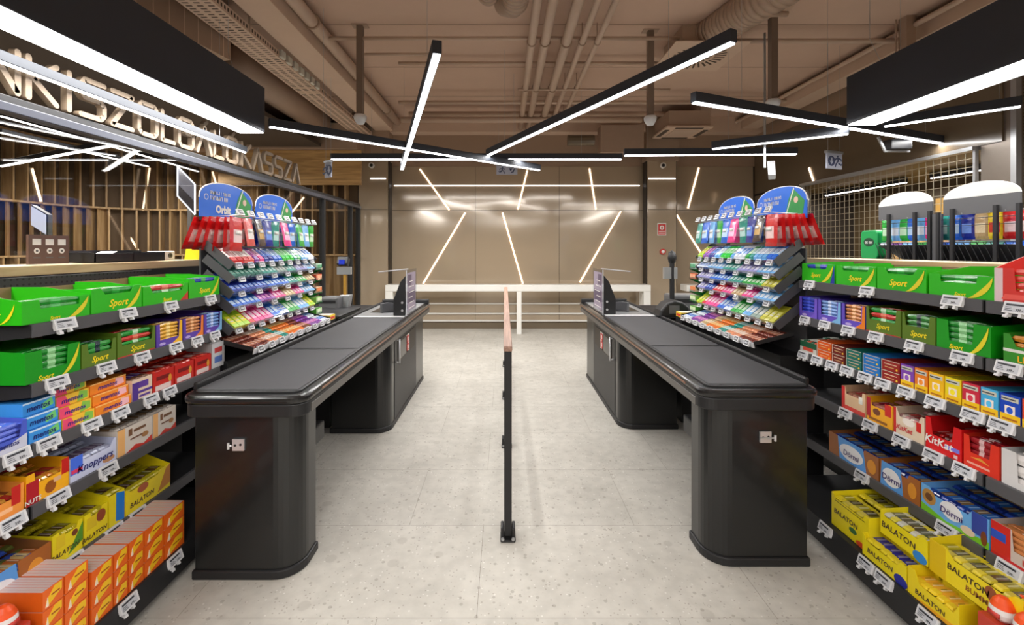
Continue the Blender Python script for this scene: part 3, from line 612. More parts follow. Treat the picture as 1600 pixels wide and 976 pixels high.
# sign stands on counters
def signstand(sg, x, y, label, lean):
    t = empty('sign_holder', (x, y, .92), 0, label, 'sign holder')
    prt = mat('poster_violet', (150, 138, 158), .4, var=.1, scale=20); prd = mat('poster_dark', (84, 70, 96), .4)
    b = MB(); b.box(-.004, .004, 0, .5, .0, .46, M['clear']); b.build('acrylic_pane', t, (0, 0, 0))
    X = -sg*.0055
    b = MB(); b.box(X-.0008, X+.0008, .03, .44, .04, .43, prt); b.box(X-sg*.002-.0006, X-sg*.002+.0006, .06, .22, .3, .41, prd); b.box(X-sg*.002-.0006, X-sg*.002+.0006, .06, .42, .12, .24, prd)
    for k in range(6): b.box(X-sg*.003-.0005, X-sg*.003+.0005, .08+.03*(k % 2), .38-.05*(k % 3), .06+k*.055, .068+k*.055, M['white'])
    b.build('poster', t)
    b = MB(); b.box(-.13*0-.004, .004, .0, .012, 0, .46, M['tag']); b.build('corner_strip', t)
    b = MB(); b.prism([(sg*.02, 0), (sg*.14, 0), (sg*.14, .16), (sg*.07, .34), (sg*.02, .40)], .04, .07, 'y', M['black']); bk = b.build('support_bracket', t, bevel=.004)
    for z in (.05, .13): b = MB(); b.tube((sg*.05, .036, z), (sg*.05, .04, z), .012, M['chrome'], 10); b.build('bolt', bk)
    b = MB(); b.beam((sg*.0, .1, .465), (sg*.28, .0, .44), .03, .006, M['clear']); b.beam((sg*.28, .0, .445), (sg*.0, .1, .47), .006, .008, M['tag']); b.build('top_arm', t)
    return t
signstand(-1, -.985, 4.50, 'clear acrylic sign holder with violet poster on the left counter', 0)
signstand(1, 1.01, 4.58, 'clear acrylic sign holder with violet poster on the right counter', 0)
# cashier desks beyond the displays
def desk(sg, label):
    t = empty('cashier_desk', (sg*2.0, 5.0, 0), 0, label, 'desk', 'cashier desks')
    b = MB(); b.prism(rr(-.42, .4, -.5, .55, .08), .86, .9, 'z', M['black']); b.build('desk_top', t, bevel=.004)
    b = MB(); b.box(-.3, .35, -.4, .45, 0, .86, M['blackp']); b.build('body', t)
    return t
desk(-1, 'black cashier desk behind the left checkout display'); desk(1, 'black cashier desk behind the right checkout display')
def X_(p, Y): return (p-788)*Y/F
Y = 4.75
t = empty('receipt_printer', (X_(518, Y), Y, .9), 0, 'dark boxy receipt printer on the left cashier desk', 'printer')
b = MB(); b.box(-.1, .1, -.1, .1, 0, .19, M['grey']); b.build('body', t, bevel=.012); b = MB(); b.box(-.08, .08, -.103, -.1, .13, .16, M['black']); b.box(-.03, .06, -.05, .05, .19, .193, M['lgrey']); b.build('paper_slot', t)
t = empty('customer_display', (X_(536, Y+.1), Y+.1, .9), 0, 'card reader stand with small top screen on the left desk', 'display')
b = MB(); b.prism([(-.09, 0), (.06, 0), (.09, .2), (-.02, .2)], -.05, .05, 'y', M['lgrey']); b.build('foot', t, bevel=.006)
b = MB(); b.tube((.02, 0, .18), (.02, 0, .46), .016, M['gold'], 10); b.box(-.06, .09, -.02, .02, .42, .5, M['lgrey']); b.build('stem', t)
b = MB(); b.beam((0, -.01, .52), (.0, .03, .6), .12, .07, M['black']); hd = b.build('head', t, bevel=.01); b = MB(); b.box(-.03, .03, -.045, -.03, .53, .58, mat('blue_lens', (40, 60, 190), .2, coat=.5)); b.build('lens', hd)
t = empty('customer_display', (X_(1050, Y), Y, .9), 0, 'slim pole display with black head on the right desk', 'display')
b = MB(); b.tube((0, 0, 0), (0, 0, .55), .025, M['black'], 12); b.box(-.09, .05, -.02, .02, .38, .5, M['lgrey']); b.build('stem', t)
b = MB(); b.lathe([(0, .53), (.035, .55), (.045, .6), (.035, .66), (0, .68)], M['black'], 12); b.build('head', t, smooth=True)
t = empty('receipt_printer', (X_(1056, 4.9)+.05, 4.9, .9), 0, 'grey and black receipt printer on the right cashier desk', 'printer')
b = MB(); b.box(-.15, .15, -.1, .1, 0, .2, M['grey']); b.build('body', t, bevel=.015); b = MB(); b.box(-.14, .14, -.103, -.1, .12, .16, M['black']); b.box(-.14, .14, -.08, .08, .2, .205, M['lgrey']); b.build('paper_slot', t)
t = empty('card_terminal_cradle', (1.66, 4.5, .92), 0, 'rounded black cradle beside the right conveyor belt', 'card terminal')
b = MB(); b.prism([(-.14, 0), (.16, 0), (.16, .1), (.1, .15), (.02, .17), (-.06, .14), (-.12, .07)], -.1, .1, 'y', M['black']); b.build('shell', t, bevel=.02, seg=3)
b = MB(); b.box(-.04, .06, -.103, -.098, .04, .12, M['grey']); b.build('keypad', t)
t = empty('bag_tray', (-1.68, 4.6, .92), 0, 'low black rounded tray beside the left conveyor belt end', 'tray')
b = MB(); b.prism([(-.2, 0), (.1, 0), (.12, .04), (-.2, .07)], -.35, .3, 'y', M['black']); b.build('shell', t, bevel=.015)

# ================================================================ SHELF RACKS
class Side:
    def __init__(s, sg, Y0, Y1, name): s.sg = sg; s.rz = PI/2 if sg < 0 else -PI/2; s.Y0 = Y0; s.Y1 = Y1; s.name = name
    def Y(s, p, X): return abs(X)*F/abs(p-788)
    def w(s, Xf, lx_from, ly, z):   # lx_from is a world Y
        return (s.sg*(Xf+ly), lx_from, z)
def tag_mesh(variant):
    b = MB(); W, H_ = .088, .044
    b.box(-W/2, W/2, -.012, 0, 0, H_, M['tag']); b.box(-W/2+.005, W/2-.009, -.0126, -.012, .005, H_-.005, M['tagscr'])
    b.box(-W/2+.009, W/2-.02, -.0131, -.0126, H_-.016, H_-.009, M['ink'])
    r_ = random.Random(variant)
    b.text('%d.-' % r_.choice((249, 199, 149, 339, 179, 129)), .012, .013, .012, M['ink'], y=-.0132, bold=.03)
    for k in range(3): b.box(-W/2+.009, -W/2+.026+r_.random()*.01, -.0131, -.0126, .009+k*.006, .011+k*.006, M['ink'])
    b.box(-W/2+.012, -W/2+.022, -.010, .004, -.013, .0, M['tag']); b.box(W/2-.034, W/2-.024, -.010, .004, -.013, 0, M['tag'])
    b.box(-W/2+.008, -W/2+.022, -.014, -.006, -.018, -.008, M['tag'])
    T = Matrix.Rotation(-.30, 4, 'X')
    b.v = [tuple(T @ Vector(v)) for v in b.v]
    return b.mesh('price_tag')
TAGS = [tag_mesh(k) for k in range(5)]
def gondola(sd, Xf, Y0, Y1, rows, base, label, endpanel=True, posts=True):
    """rows: list of (surface z, [px of tags]); base: (X front, surface z, [px])"""
    yst = Y0 if sd.sg < 0 else Y1; W = Y1-Y0
    t = empty('shelf_rack', (sd.sg*Xf, yst, 0), sd.rz, label, 'shelf rack')
    D = .42
    for i, (z, tg) in enumerate(rows):
        b = MB(); b.box(.003, W-.003, .012, D, z-.03, z, M['shelfd']); sh_ = b.build('shelf', t)
        b = MB(); b.prism([(.0, z-.046), (.012, z-.046), (.014, z+.004), (.0, z+.002)], .003, W-.003, 'x', M['shelf']); b.build('shelf_edge', sh_)
        for e in (0, 1):
            x = .001 if e == 0 else W-.004; b = MB(); b.prism([(.005, z-.045), (D, z-.09), (D, z), (.005, z)], x, x+.003, 'x', M['shelfd']); b.build('bracket', sh_)
        for k, p in enumerate(tg):
            Yp = sd.Y(p, Xf); lx = (Yp-Y0) if sd.sg < 0 else (Y1-Yp)
            inst('price_tag', TAGS[k % 5], (lx, -.004, z-.036), (0, 0, 0), sh_)
    bx, bz, tg = base; off = bx-Xf
    b = MB(); b.box(.0, W, off+.012, D, .09, bz, M['shelfd']); b.box(.0, W, off+.03, D, 0, .09, M['black']); sh_ = b.build('base_shelf', t)
    b = MB(); b.prism([(off-.01, .04), (off+.012, .04), (off+.014, bz+.004), (off, bz+.004)], 0, W, 'x', M['shelfd']); b.build('shelf_edge', sh_)
    for k, p in enumerate(tg):
        Yp = sd.Y(p, bx); lx = (Yp-Y0) if sd.sg < 0 else (Y1-Yp)
        inst('price_tag', TAGS[k % 5], (lx, off-.008, bz-.04), (0, 0, 0), sh_)
    b = MB(); b.box(0, W, D, D+.02, 0, 1.47, M['perf']); b.build('back_panel', t)
    for x in (.01, W-.04): b = MB(); b.box(x, x+.03, D-.012, D+.03, 0, 1.47, M['black']); b.build('upright', t)
    return t
L = Side(-1, 1.64, 2.73, 'left'); R = Side(1, 1.765, 2.87, 'right')
LX, LBX, RX, RBX = 1.73, 1.57, 1.885, 1.69
ZL_ = dict(r1=1.318, r2=1.098, r3=.878, r4=.652, r5=.362, r6=.145)
ZR_ = dict(r1=1.394, r2=1.168, r3=.944, r4=.706, r5=.416, r6=.15)
gondola(L, LX, 1.64, 2.73, [(1.318, [100, 199, 266, 328]), (1.098, [88, 165, 221, 274, 307, 335]), (.878, [75, 142, 187, 235, 264]), (.652, [90, 168]), (.362, [113, 178, 215])], (LBX, .145, [198, 271]), 'black shelf rack of cartons left of the left counter')
gondola(L, LX, .62, 1.632, [(.878, [25]), (.652, [18, -120]), (.362, [-60])], (LBX, .145, [60]), 'nearest lower black shelf rack at the left frame edge')
gondola(R, RX, 1.765, 2.87, [(1.394, [1266, 1356, 1490]), (1.168, [1259, 1290, 1327, 1370, 1430, 1505]), (.944, [1256, 1278, 1301, 1325, 1353, 1381, 1417, 1463, 1522]), (.706, [1322, 1361, 1410, 1460, 1508]), (.416, [1348, 1480])], (RBX, .15, [1292, 1356, 1384, 1453]), 'black shelf rack of cartons right of the right counter')
gondola(R, RX, .75, 1.757, [(1.394, [1592]), (1.168, [1578]), (.944, [1567, 1680]), (.706, [1640]), (.416, [1579])], (RBX, .15, [1560]), 'nearest black shelf rack at the right frame edge')
for sg, X0, X1, y0, y1, z, lb in ((-1, 2.185, 2.43, .62, 3.3, 1.475, 'long light oak ledge topping the left shelf rack'), (1, 2.34, 2.62, .75, 3.5, 1.482, 'long light oak ledge topping the right shelf rack')):
    b = MB(); b.box(-(X1-X0)/2, (X1-X0)/2, -(y1-y0)/2, (y1-y0)/2, 0, .045, M['woodl']); o = b.build('oak_ledge', None, (sg*(X0+X1)/2, (y0+y1)/2, z), bevel=.002, seg=1); tag(o, lb, 'ledge')
    b = MB(); b.box(-(X1-X0)/2+.02, (X1-X0)/2, -(y1-y0)/2, (y1-y0)/2, -z, 0, M['black']); b.build('support_panel', o)

# ---------------------------------------------------------------- product meshes
PM = {}
def cached(key, fn):
    if key not in PM: PM[key] = fn()
    return PM[key]
def bar_mesh(Lh, W, H, ca, cb, band=(.28, .72), m=foil):
    def fn():
        b = MB(); st = [(0, .95, .12), (.05, .95, .12), (.1, 1, .8), (band[0], 1, 1), (band[1], 1, 1), (.9, 1, .8), (.95, .95, .12), (1, .95, .12)]
        prof = [(-.5, .0), (-.42, .5), (-.2, .5), (.2, .5), (.42, .5), (.5, 0), (.38, -.5), (-.38, -.5)]
        rings = [[((t-.5)*Lh, u*W*sw, H*.5+v*H*sh) for u, v in prof] for t, sw, sh in st]
        n = len(prof)
        for i in range(len(st)-1):
            mm = m(cb) if st[i][0] >= band[0] and st[i+1][0] <= band[1] else m(ca)
            b.add(rings[i]+rings[i+1], [(j, (j+1) % n, n+(j+1) % n, n+j) for j in range(n)], mm)
        b.add(rings[0], [list(range(n))], m(ca)); b.add(rings[-1], [list(range(n))[::-1]], m(ca))
        if W > .02: b.box(-Lh*.16, Lh*.2, -W*.2, -W*.02, H, H+.0006, prn(tuple(int(v*.5+120) for v in cb))); b.box(-Lh*.1, Lh*.1, W*.08, W*.16, H, H+.0006, prn(tuple(int(v*.6) for v in ca)))
        return b.mesh('bar')
    return cached(('bar', Lh, W, H, ca, cb, band), fn)
def pack_mesh(W, D, H, c, c2, txt=None):
    def fn():
        b = MB(); b.box(-W/2, W/2, 0, D, 0, H, prn(c)); b.box(-W/2+.001, W/2-.001, -.0006, 0, H*.1, H*.9, prn(c2))
        b.box(-W*.38, W*.38, D*.2, D*.62, H, H+.0006, prn(c2)); b.box(-W*.3, W*.3, D*.3, D*.36, H+.0006, H+.0012, M['white']); b.box(-W*.3, W*.1, D*.44, D*.5, H+.0006, H+.0012, M['white'])
        return b.mesh('pack')
    return cached(('pack', W, D, H, c, c2), fn)
def bag_mesh(W, H, T_, c, c2):
    def fn():
        b = MB(); nu, nv = 6, 8
        def th(u, v): return T_*.5*(max(0, 1-abs(2*u-1)**2.5))**.6*(max(0, 1-abs(2*v-1)**3))**.7
        for side in (-1, 1):
            for i in range(nu):
                for j in range(nv):
                    q = [(i/nu, j/nv), ((i+1)/nu, j/nv), ((i+1)/nu, (j+1)/nv), (i/nu, (j+1)/nv)]
                    mid = ((i+.5)/nu, (j+.5)/nv); mm = foil(c2) if .2 < mid[0] < .8 and .3 < mid[1] < .62 else foil(c)
                    if mid[1] > .88: mm = foil(c)
                    b.add([((u-.5)*W, side*th(u, v), (v-1)*H) for u, v in q], [(0, 1, 2, 3)], mm)
        b.box(-W*.25, W*.2, -T_*.5-.003, -T_*.5-.001, -H*.52, -H*.42, M['white'])
        return b.mesh('bag', True)
    return cached(('bag', W, H, T_, c, c2), fn)

ORD = 'first second third fourth fifth sixth seventh eighth ninth tenth eleventh twelfth thirteenth fourteenth fifteenth sixteenth seventeenth eighteenth nineteenth twentieth'.split()
ROWN = {'r1': 'top', 'r2': 'second', 'r3': 'third', 'r4': 'fourth', 'r5': 'fifth', 'r6': 'bottom'}
COUNT = {}
GREEN = (40, 186, 8); LIME = (150, 214, 30); YEL = (246, 220, 20); DGREEN = (16, 150, 20)
def swoosh(b, x0, x1, z0, z1, m, y=-.0013):
    n = 10; P = []; Q = []
    for k in range(n+1):
        a = k/n*PI/2; P.append((x0+(x1-x0)*math.sin(a), z0+(z1-z0)*(1-math.cos(a)))); th_ = .12*(x1-x0)*math.sin(k/n*PI)*1.6+.001
        Q.append((x0+(x1-x0)*math.sin(a)-th_, z0+(z1-z0)*(1-math.cos(a))+th_*.5))
    for k in range(n): b.add([(P[k][0], y, P[k][1]), (P[k+1][0], y, P[k+1][1]), (Q[k+1][0], y, Q[k+1][1]), (Q[k][0], y, Q[k][1])], [(0, 1, 2, 3)], m)
def carton(sd, row, p0, p1, h, hb, col, cut, deco, fill, desc, X=None, z=None, D=.33, cat='carton', Ys=None, yoff=.006, inner=None, barname='bar', rename=None, side_deco=None):
    """open display carton; p0<p1 pixel span read as distances along the shelf"""
    X = X or ((LX if sd.sg < 0 else RX) if row != 'r6' else (LBX if sd.sg < 0 else RBX))
    z = z if z is not None else (ZL_ if sd.sg < 0 else ZR_)[row]
    X = X+.006+yoff
    if Ys: Ya, Yb = Ys
    else: Ya, Yb = sorted((sd.Y(p0, X), sd.Y(p1, X)))
    Ya += .002; Yb -= .002; w_ = Yb-Ya
    key = (sd.name, row); COUNT[key] = COUNT.get(key, 0)+1
    where = '%s from the near end of the %s left shelf' if sd.sg < 0 else '%s from the near end of the %s right shelf'
    loc = (sd.sg*X, Ya if sd.sg < 0 else Yb, z+.0015)
    b = MB(); m = prn(col); inn = inner or M['card']; tk = .0018
    b.box(0, w_, 0, D, 0, tk, inn)
    if cut is None: fr = [(0, 0), (w_, 0), (w_, h), (0, h)]
    else:
        c0, c1, hc, sl = cut; fr = [(0, 0), (w_, 0), (w_, h), (w_*c1+sl*w_, h), (w_*c1, h*hc), (w_*c0, h*hc), (w_*c0-sl*w_, h), (0, h)]
    b.prism(fr, 0, tk, 'y', m)
    sdz = [(tk, 0), (D, 0), (D, hb), (D*.55, hb), (tk, h)]
    b.prism(sdz, 0, tk, 'x', m); b.prism(sdz, w_-tk, w_, 'x', m); b.box(0, w_, D-tk, D, 0, hb, inn)
    k = 0
    for d in deco:
        y = -.0005-.0003*k; k += 1
        t_ = d[0]
        if t_ == 't': b.text(d[1], w_*d[2], h*d[3], h*d[4], d[5], y=y-.0006, shear=d[6] if len(d) > 6 else 0, wscale=d[7] if len(d) > 7 else 1)
        elif t_ == 'r': b.box(w_*d[1], w_*d[2], y, 0, h*d[3], h*d[4], prn(d[5]))
        elif t_ == 'e': b.prism([(w_*d[1]+math.cos(a*PI/10)*w_*d[3], h*d[2]+math.sin(a*PI/10)*h*d[4]) for a in range(20)], y, 0, 'y', prn(d[5]))
        elif t_ == 'p': b.prism([(w_*u, h*v) for u, v in d[1]], y, 0, 'y', prn(d[2]))
        elif t_ == 's': swoosh(b, w_*d[1], w_*d[2], h*d[3], h*d[4], prn(d[5]), y=y-.0008)
    if side_deco:      # print on the end facing the viewer
        xs = -.0006 if sd.sg < 0 else w_+.0006
        T = Matrix.Translation((xs, D if sd.sg < 0 else 0, 0)) @ Matrix.Rotation(-PI/2 if sd.sg < 0 else PI/2, 4, 'Z')
        side_deco(b, D, h, T)
    nm = rename or 'carton'
    o = b.build(nm, None, loc, (0, 0, sd.rz))
    pos = COUNT[key]; side = sd.name
    tag(o, '%s, %s on the %s %s shelf' % (desc, ORD[pos-1], ROWN[row], side), cat, 'cartons on the %s rack' % side)
    if not fill: return
    st, cols, n = fill[:3]; rr_ = random.Random(hash((side, row, pos)) & 0xffff if False else len(desc)*7+pos)
    grp = '%s in carton %s on the %s %s shelf' % (barname.replace('_', ' ')+'s', ORD[pos-1], ROWN[row], side)
    objs = []
    if st == 'lie':        # bars lying along the shelf, stacked
        bl = w_-.012; nz = n; bh = (h*1.0-.004)/nz
        for kz in range(nz):
            for ky in range(2 if kz == nz-1 else 1):
                c = cols[(kz+ky) % len(cols)]; me = bar_mesh(round(bl*.94, 3), .034, round(bh*.96, 4), c[0], c[1], (.4, .56))
                objs.append((me, (w_/2, .022+ky*.038, .003+kz*bh), (0, 0, 0)))
    elif st == 'up':       # bars pointing into the shelf, side by side
        bw = (w_-.008)/n; bh = .018; Lb = .12; top = h*(cut[2] if cut else 1)
        for ky in range(2):
            for i in range(n):
                c = cols[i % len(cols)]; me = bar_mesh(Lb, round(bw*.95, 3), bh, c[0], c[1])
                objs.append((me, (.004+bw*(i+.5), .008+Lb/2+ky*(Lb+.004), max(.004, top-.012+ky*.012+rr_.uniform(-.003, .003))), (.0, 0, PI/2+rr_.uniform(-.04, .04))))
    elif st == 'edge':     # thin packs standing on edge
        bw = (w_-.008)/n; top = h*(cut[2] if cut else 1)
        for i in range(n):
            c = cols[i % len(cols)]; me = pack_mesh(round(bw*.86, 4), D*.8, h*.9, c[0], c[1])
            objs.append((me, (.004+bw*(i+.5), .006, .004), (0, 0, 0)))
    Tm = Matrix.Translation(loc) @ Matrix.Rotation(sd.rz, 4, 'Z')
    for me, l, e in objs:
        q = Tm @ Vector(l); bo = inst(barname, me, q, (e[0], e[1], e[2]+sd.rz))
        tag(bo, '%s lying in the %s carton on the %s %s shelf' % (cols_name(cols)+' '+barname.replace('_', ' '), ORD[pos-1], ROWN[row], side), 'bar' if 'bar' in barname else barname.replace('_', ' '), grp)
def cname(c):
    r_, g, b_ = c
    if max(c)-min(c) < 30: return 'white' if max(c) > 190 else ('grey' if max(c) > 90 else 'black')
    if r_ > 200 and g > 180 and b_ < 120: return 'yellow'
    if r_ > 200 and g > 110 and b_ < 110: return 'orange'
    if g > r_ and g > b_: return 'green' if r_ < 150 or b_ > 120 else 'lime'
    if b_ > r_ and b_ > g: return 'purple' if r_ > 80 and g < r_ else ('teal' if g > 140 and b_ < 190 else 'blue')
    if r_ > g and b_ > 120 and r_ > 190: return 'pink'
    return 'red' if r_ > 150 and g < 100 else 'brown'
def cols_name(cols):
    s_ = []
    for c in cols:
        n = cname(c[0])
        if n not in s_: s_.append(n)
    return ' or '.join(s_[:2])
W_ = M['white']; YT = prn((250, 226, 30)); GY = (90, 120, 30)
sport_d = lambda tx=.5, tz=.22, sz=.34: [('t', 'Sport', tx, tz, sz, YT, .3), ('s', .62, .97, .02, .95, (232, 216, 40))]
def sport_side(b, D, h, T):
    cx = D-.12 if T.translation.y > .01 else .12
    b.text('Sport', cx, h*.45, h*.42, YT, y=-.0012, shear=.3, T=T)
    n = 8; P = [(cx+.035+.06*math.sin(k/n*PI/2), h*(.05+.85*(1-math.cos(k/n*PI/2)))) for k in range(n+1)]
    for k in range(n): b.add([(P[k][0], -.0012, P[k][1]), (P[k+1][0], -.0012, P[k+1][1]), (P[k+1][0]-.012*math.sin((k+1)/n*PI), -.0012, P[k+1][1]), (P[k][0]-.012*math.sin(k/n*PI), -.0012, P[k][1])], [(0, 1, 2, 3)], YT, T)
gb = [((20, 150, 36), (44, 180, 60))]; gbr = [((30, 150, 50), (190, 230, 190)), ((200, 50, 40), (230, 120, 90))]
blu = [((40, 70, 190), (120, 150, 240))]
# --- left rack
carton(L, 'r1', 33, 141, .088, .118, GREEN, (.25, .82, .62, .02), sport_d(.45, .16, .2), ('lie', gb, 4), 'bright green open carton with a windowed front', barname='wafer_bar', side_deco=sport_side)
carton(L, 'r1', 142, 222, .108, .108, GREEN, (.25, .75, .74, .08), sport_d(.5, .36, .4), ('lie', gb, 4), 'bright green carton with large yellow lettering', barname='wafer_bar')
carton(L, 'r1', 223, 294, .094, .12, GREEN, (.2, .85, .62, .06), [('t', 'Sport', .5, .2, .28, YT, .3), ('p', [(.8, 0), (1, 0), (1, .5)], (206, 50, 36))], ('lie', gbr, 4), 'green carton with a red corner', barname='wafer_bar')
carton(L, 'r1', 295, 343, .112, .125, GREEN, (.2, .8, .78, .06), sport_d(.48, .36, .36), ('lie', [((40, 60, 180), (60, 170, 80))], 4), 'green carton holding blue bars', barname='wafer_bar')
carton(L, 'r2', 38, 126, .118, .13, DGREEN, (.3, .74, .35, .02), sport_d(.34, .12, .22), ('lie', [((24, 140, 40), (150, 214, 150))], 5), 'deep green tall carton with stacked bars', barname='wafer_bar')
carton(L, 'r2', 127, 182, .102, .11, GY, (.2, .85, .55, .05), [('t', 'Sport', .5, .3, .34, YT, .3)], ('lie', [((50, 150, 60), (30, 50, 60))], 4), 'olive green carton', barname='wafer_bar')
carton(L, 'r2', 183, 243, .118, .125, GY, (.12, .9, .48, .04), [('r', 0, 1, 0, .06, (196, 50, 40)), ('t', 'Sport', .5, .28, .3, YT, .3)], ('lie', gbr, 5), 'olive green carton with a red bottom line', barname='wafer_bar')
for p0, p1, c, e, bc, nm in ((244, 285, (92, 62, 168), (246, 190, 30), ((236, 176, 50), (250, 214, 120)), 'purple and yellow carton'), (286, 318, (92, 62, 168), (236, 128, 40), ((206, 130, 70), (240, 180, 120)), 'purple and orange carton'), (319, 347, (92, 62, 168), (130, 186, 230), ((120, 160, 226), (190, 210, 246)), 'purple and light blue carton')):
    carton(L, 'r2', p0, p1, .116, .12, c, (.14, .86, .3, .02), [('p', [(.55, 0), (1, 0), (1, 1), (.9, 1), (.86, .25)], e), ('e', .22, .12, .12, .06, (190, 170, 226))], ('lie', [bc], 6), nm, barname='chocolate_bar')
# roll packs, third row left
def stackpack(sd, row, p0, p1, tiers, th, col, txt, tcol, desc, D=.3, X=None, z=None, extra=None, yoff=.0, lean=.012, name='multipack', cat='multipack', sz=.62, tierz=0):
    X = X or ((LX if sd.sg < 0 else RX) if row != 'r6' else (LBX if sd.sg < 0 else RBX)); X += .012+yoff
    z = z if z is not None else (ZL_ if sd.sg < 0 else ZR_)[row]
    Ya, Yb = sorted((sd.Y(p0, X), sd.Y(p1, X))); Ya += .0015; Yb -= .0015; w_ = Yb-Ya
    key = (sd.name, row, 's'); COUNT[key] = COUNT.get(key, 0)+1; pos = COUNT[key]
    b = MB(); hh = th*.96
    b.box(0, w_, 0, D, 0, hh, prn(col))
    k = 0
    if extra:
        for e in extra:
            k += 1
            if e[0] == 'r': b.box(w_*e[1], w_*e[2], -.0004*k, 0, hh*e[3], hh*e[4], prn(e[5])); 
            elif e[0] == 'p': b.prism([(w_*u, hh*v) for u, v in e[1]], -.0004*k, 0, 'y', prn(e[2]))
            elif e[0] == 'top':
                n = e[1]
                for i in range(n): b.box(w_*(i+.08)/n, w_*(i+.92)/n, .003, D-.003, hh, hh+.0008, prn(e[2]))
            elif e[0] == 'e': b.prism([(w_*e[1]+math.cos(a*PI/8)*w_*e[3], hh*e[2]+math.sin(a*PI/8)*hh*e[4]) for a in range(16)], -.0004*k, 0, 'y', prn(e[5]))
    if txt: b.text(txt, w_*.46, hh*.5, hh*sz, prn(tcol), y=-.0004*(k+1)-.0004, shear=.15, wscale=min(1.15, w_*.8/(len(txt)*hh*sz*.56)))
    me = b.mesh(name)
    for i in range(tiers):
        q = (sd.sg*(X+i*lean), Ya if sd.sg < 0 else Yb, z+.0015+(i+tierz)*th)
        o = inst(name, me, q, (0, 0, sd.rz))
        lv = ['lowest', 'second up', 'third up', 'fourth up'][i] if tiers > 1 else 'single'
        tag(o, '%s, %s, pile %s, %s %s shelf' % (desc, lv, ORD[pos-1], ROWN[row], sd.name), cat, 'piled packs on the %s rack' % sd.name)
MX = [('r', .0, .14, 0, 1, (250, 120, 150)), ('p', [(.62, 0), (.95, .15), (.95, .8), (.7, 1)], (140, 200, 80))]
stackpack(L, 'r3', 45, 96, 3, .05, (60, 150, 230), 'mentos', (16, 30, 110), 'light blue roll candy multipack', extra=[('p', [(.6, .1), (.95, .3), (.9, .9), (.6, .6)], (120, 210, 120)), ('r', 0, 1, .88, 1, (210, 232, 250))])
stackpack(L, 'r3', 97, 148, 4, .044, (250, 200, 60), 'mentos', (60, 30, 130), 'pink and yellow roll candy multipack', extra=MX+[('p', [(0, 0), (.4, 0), (.25, 1), (0, 1)], (240, 80, 120))])
stackpack(L, 'r3', 149, 205, 3, .046, (246, 140, 40), 'mentos', (60, 30, 130), 'orange roll candy multipack', extra=[('r', 0, 1, .9, 1, (250, 200, 120)), ('p', [(.66, .1), (.94, .2), (.92, .8), (.7, .9)], (250, 190, 200))])
carton(L, 'r3', 206, 238, .1, .1, (226, 200, 176), None, [('r', 0, .3, 0, .85, (80, 50, 140)), ('r', .3, 1, .3, .42, (80, 50, 140)), ('r', .3, .8, .55, .85, (96, 60, 150)), ('r', .35, .9, .1, .2, (80, 50, 140))], ('up', [((120, 80, 60), (90, 60, 140))], 3), 'cream and purple carton', barname='candy_roll')
for k, (p0, p1) in enumerate(((239, 272), (273, 303), (304, 330))):
    carton(L, 'r3', p0, p1, .1, .11, (196, 36, 28), None, [('r', .1, .85, .05, .3, (222, 200, 196)), ('r', .15, .8, .55, .75, (120, 20, 20)), ('e', .8, .5, .08, .2, (220, 150, 50))], ('up', [((206, 60, 40), (150, 20, 20)), ((190, 40, 30), (230, 190, 180))], 4), 'red carton with a pale panel', barname='chocolate_bar')
carton(L, 'r3', 331, 351, .15, .16, (206, 206, 208), None, [('r', .2, .8, .6, .8, (190, 60, 60)), ('r', .2, .8, .2, .45, (90, 120, 190))], ('up', [((210, 210, 210), (200, 90, 80))], 2), 'white tall carton', barname='chocolate_bar')
carton(L, 'r3', -70, 43, .1, .11, (76, 96, 206), (.55, .88, .45, .05), [('r', 0, 1, 0, .2, (206, 208, 226)), ('p', [(.6, .2), (1, .5), (1, .2)], (206, 208, 226)), ('t', 'mentos', .7, .3, .24, prn((20, 30, 110)), .2)], ('lie', [((90, 110, 220), (220, 222, 240))], 5), 'blue and silver carton', barname='candy_roll', X=LX)
# fourth row left
carton(L, 'r4', -60, 38, .1, .11, (240, 150, 60), (.1, .8, .6, .08), [('r', .78, .94, .35, 1, (196, 30, 24)), ('r', .5, .8, .2, .35, (250, 190, 140))], ('up', [((214, 150, 60), (120, 60, 40)), ((180, 40, 40), (230, 170, 60))], 9), 'orange carton of nut bars', barname='nut_bar')
carton(L, 'r4', 40, 108, .115, .12, (246, 176, 20), (.2, .8, .62, .02), [('r', 0, .28, 0, .75, (176, 20, 34)), ('r', .82, 1, .5, 1, (196, 30, 24)), ('e', .55, .3, .13, .2, (150, 80, 20)), ('r', .62, .8, .38, .52, (226, 180, 140)), ('t', 'NUTS', .14, .14, .2, W_)], ('up', [((222, 140, 50), (190, 40, 60)), ((240, 180, 60), (150, 70, 40))], 7), 'red and yellow carton with nut pictures', barname='nut_bar')
carton(L, 'r4', 109, 182, .1, .11, (206, 212, 240), (.3, .85, .72, .1), [('r', 0, .25, .3, 1, (70, 110, 226)), ('t', 'Knoppers', .52, .42, .42, prn((20, 26, 110)), .2), ('e', .82, .22, .14, .12, (190, 140, 100)), ('r', .02, .24, .35, .5, (216, 60, 100))], ('up', [((190, 196, 222), (110, 90, 120))], 6), 'white and blue carton with dark blue lettering', barname='wafer_bar')
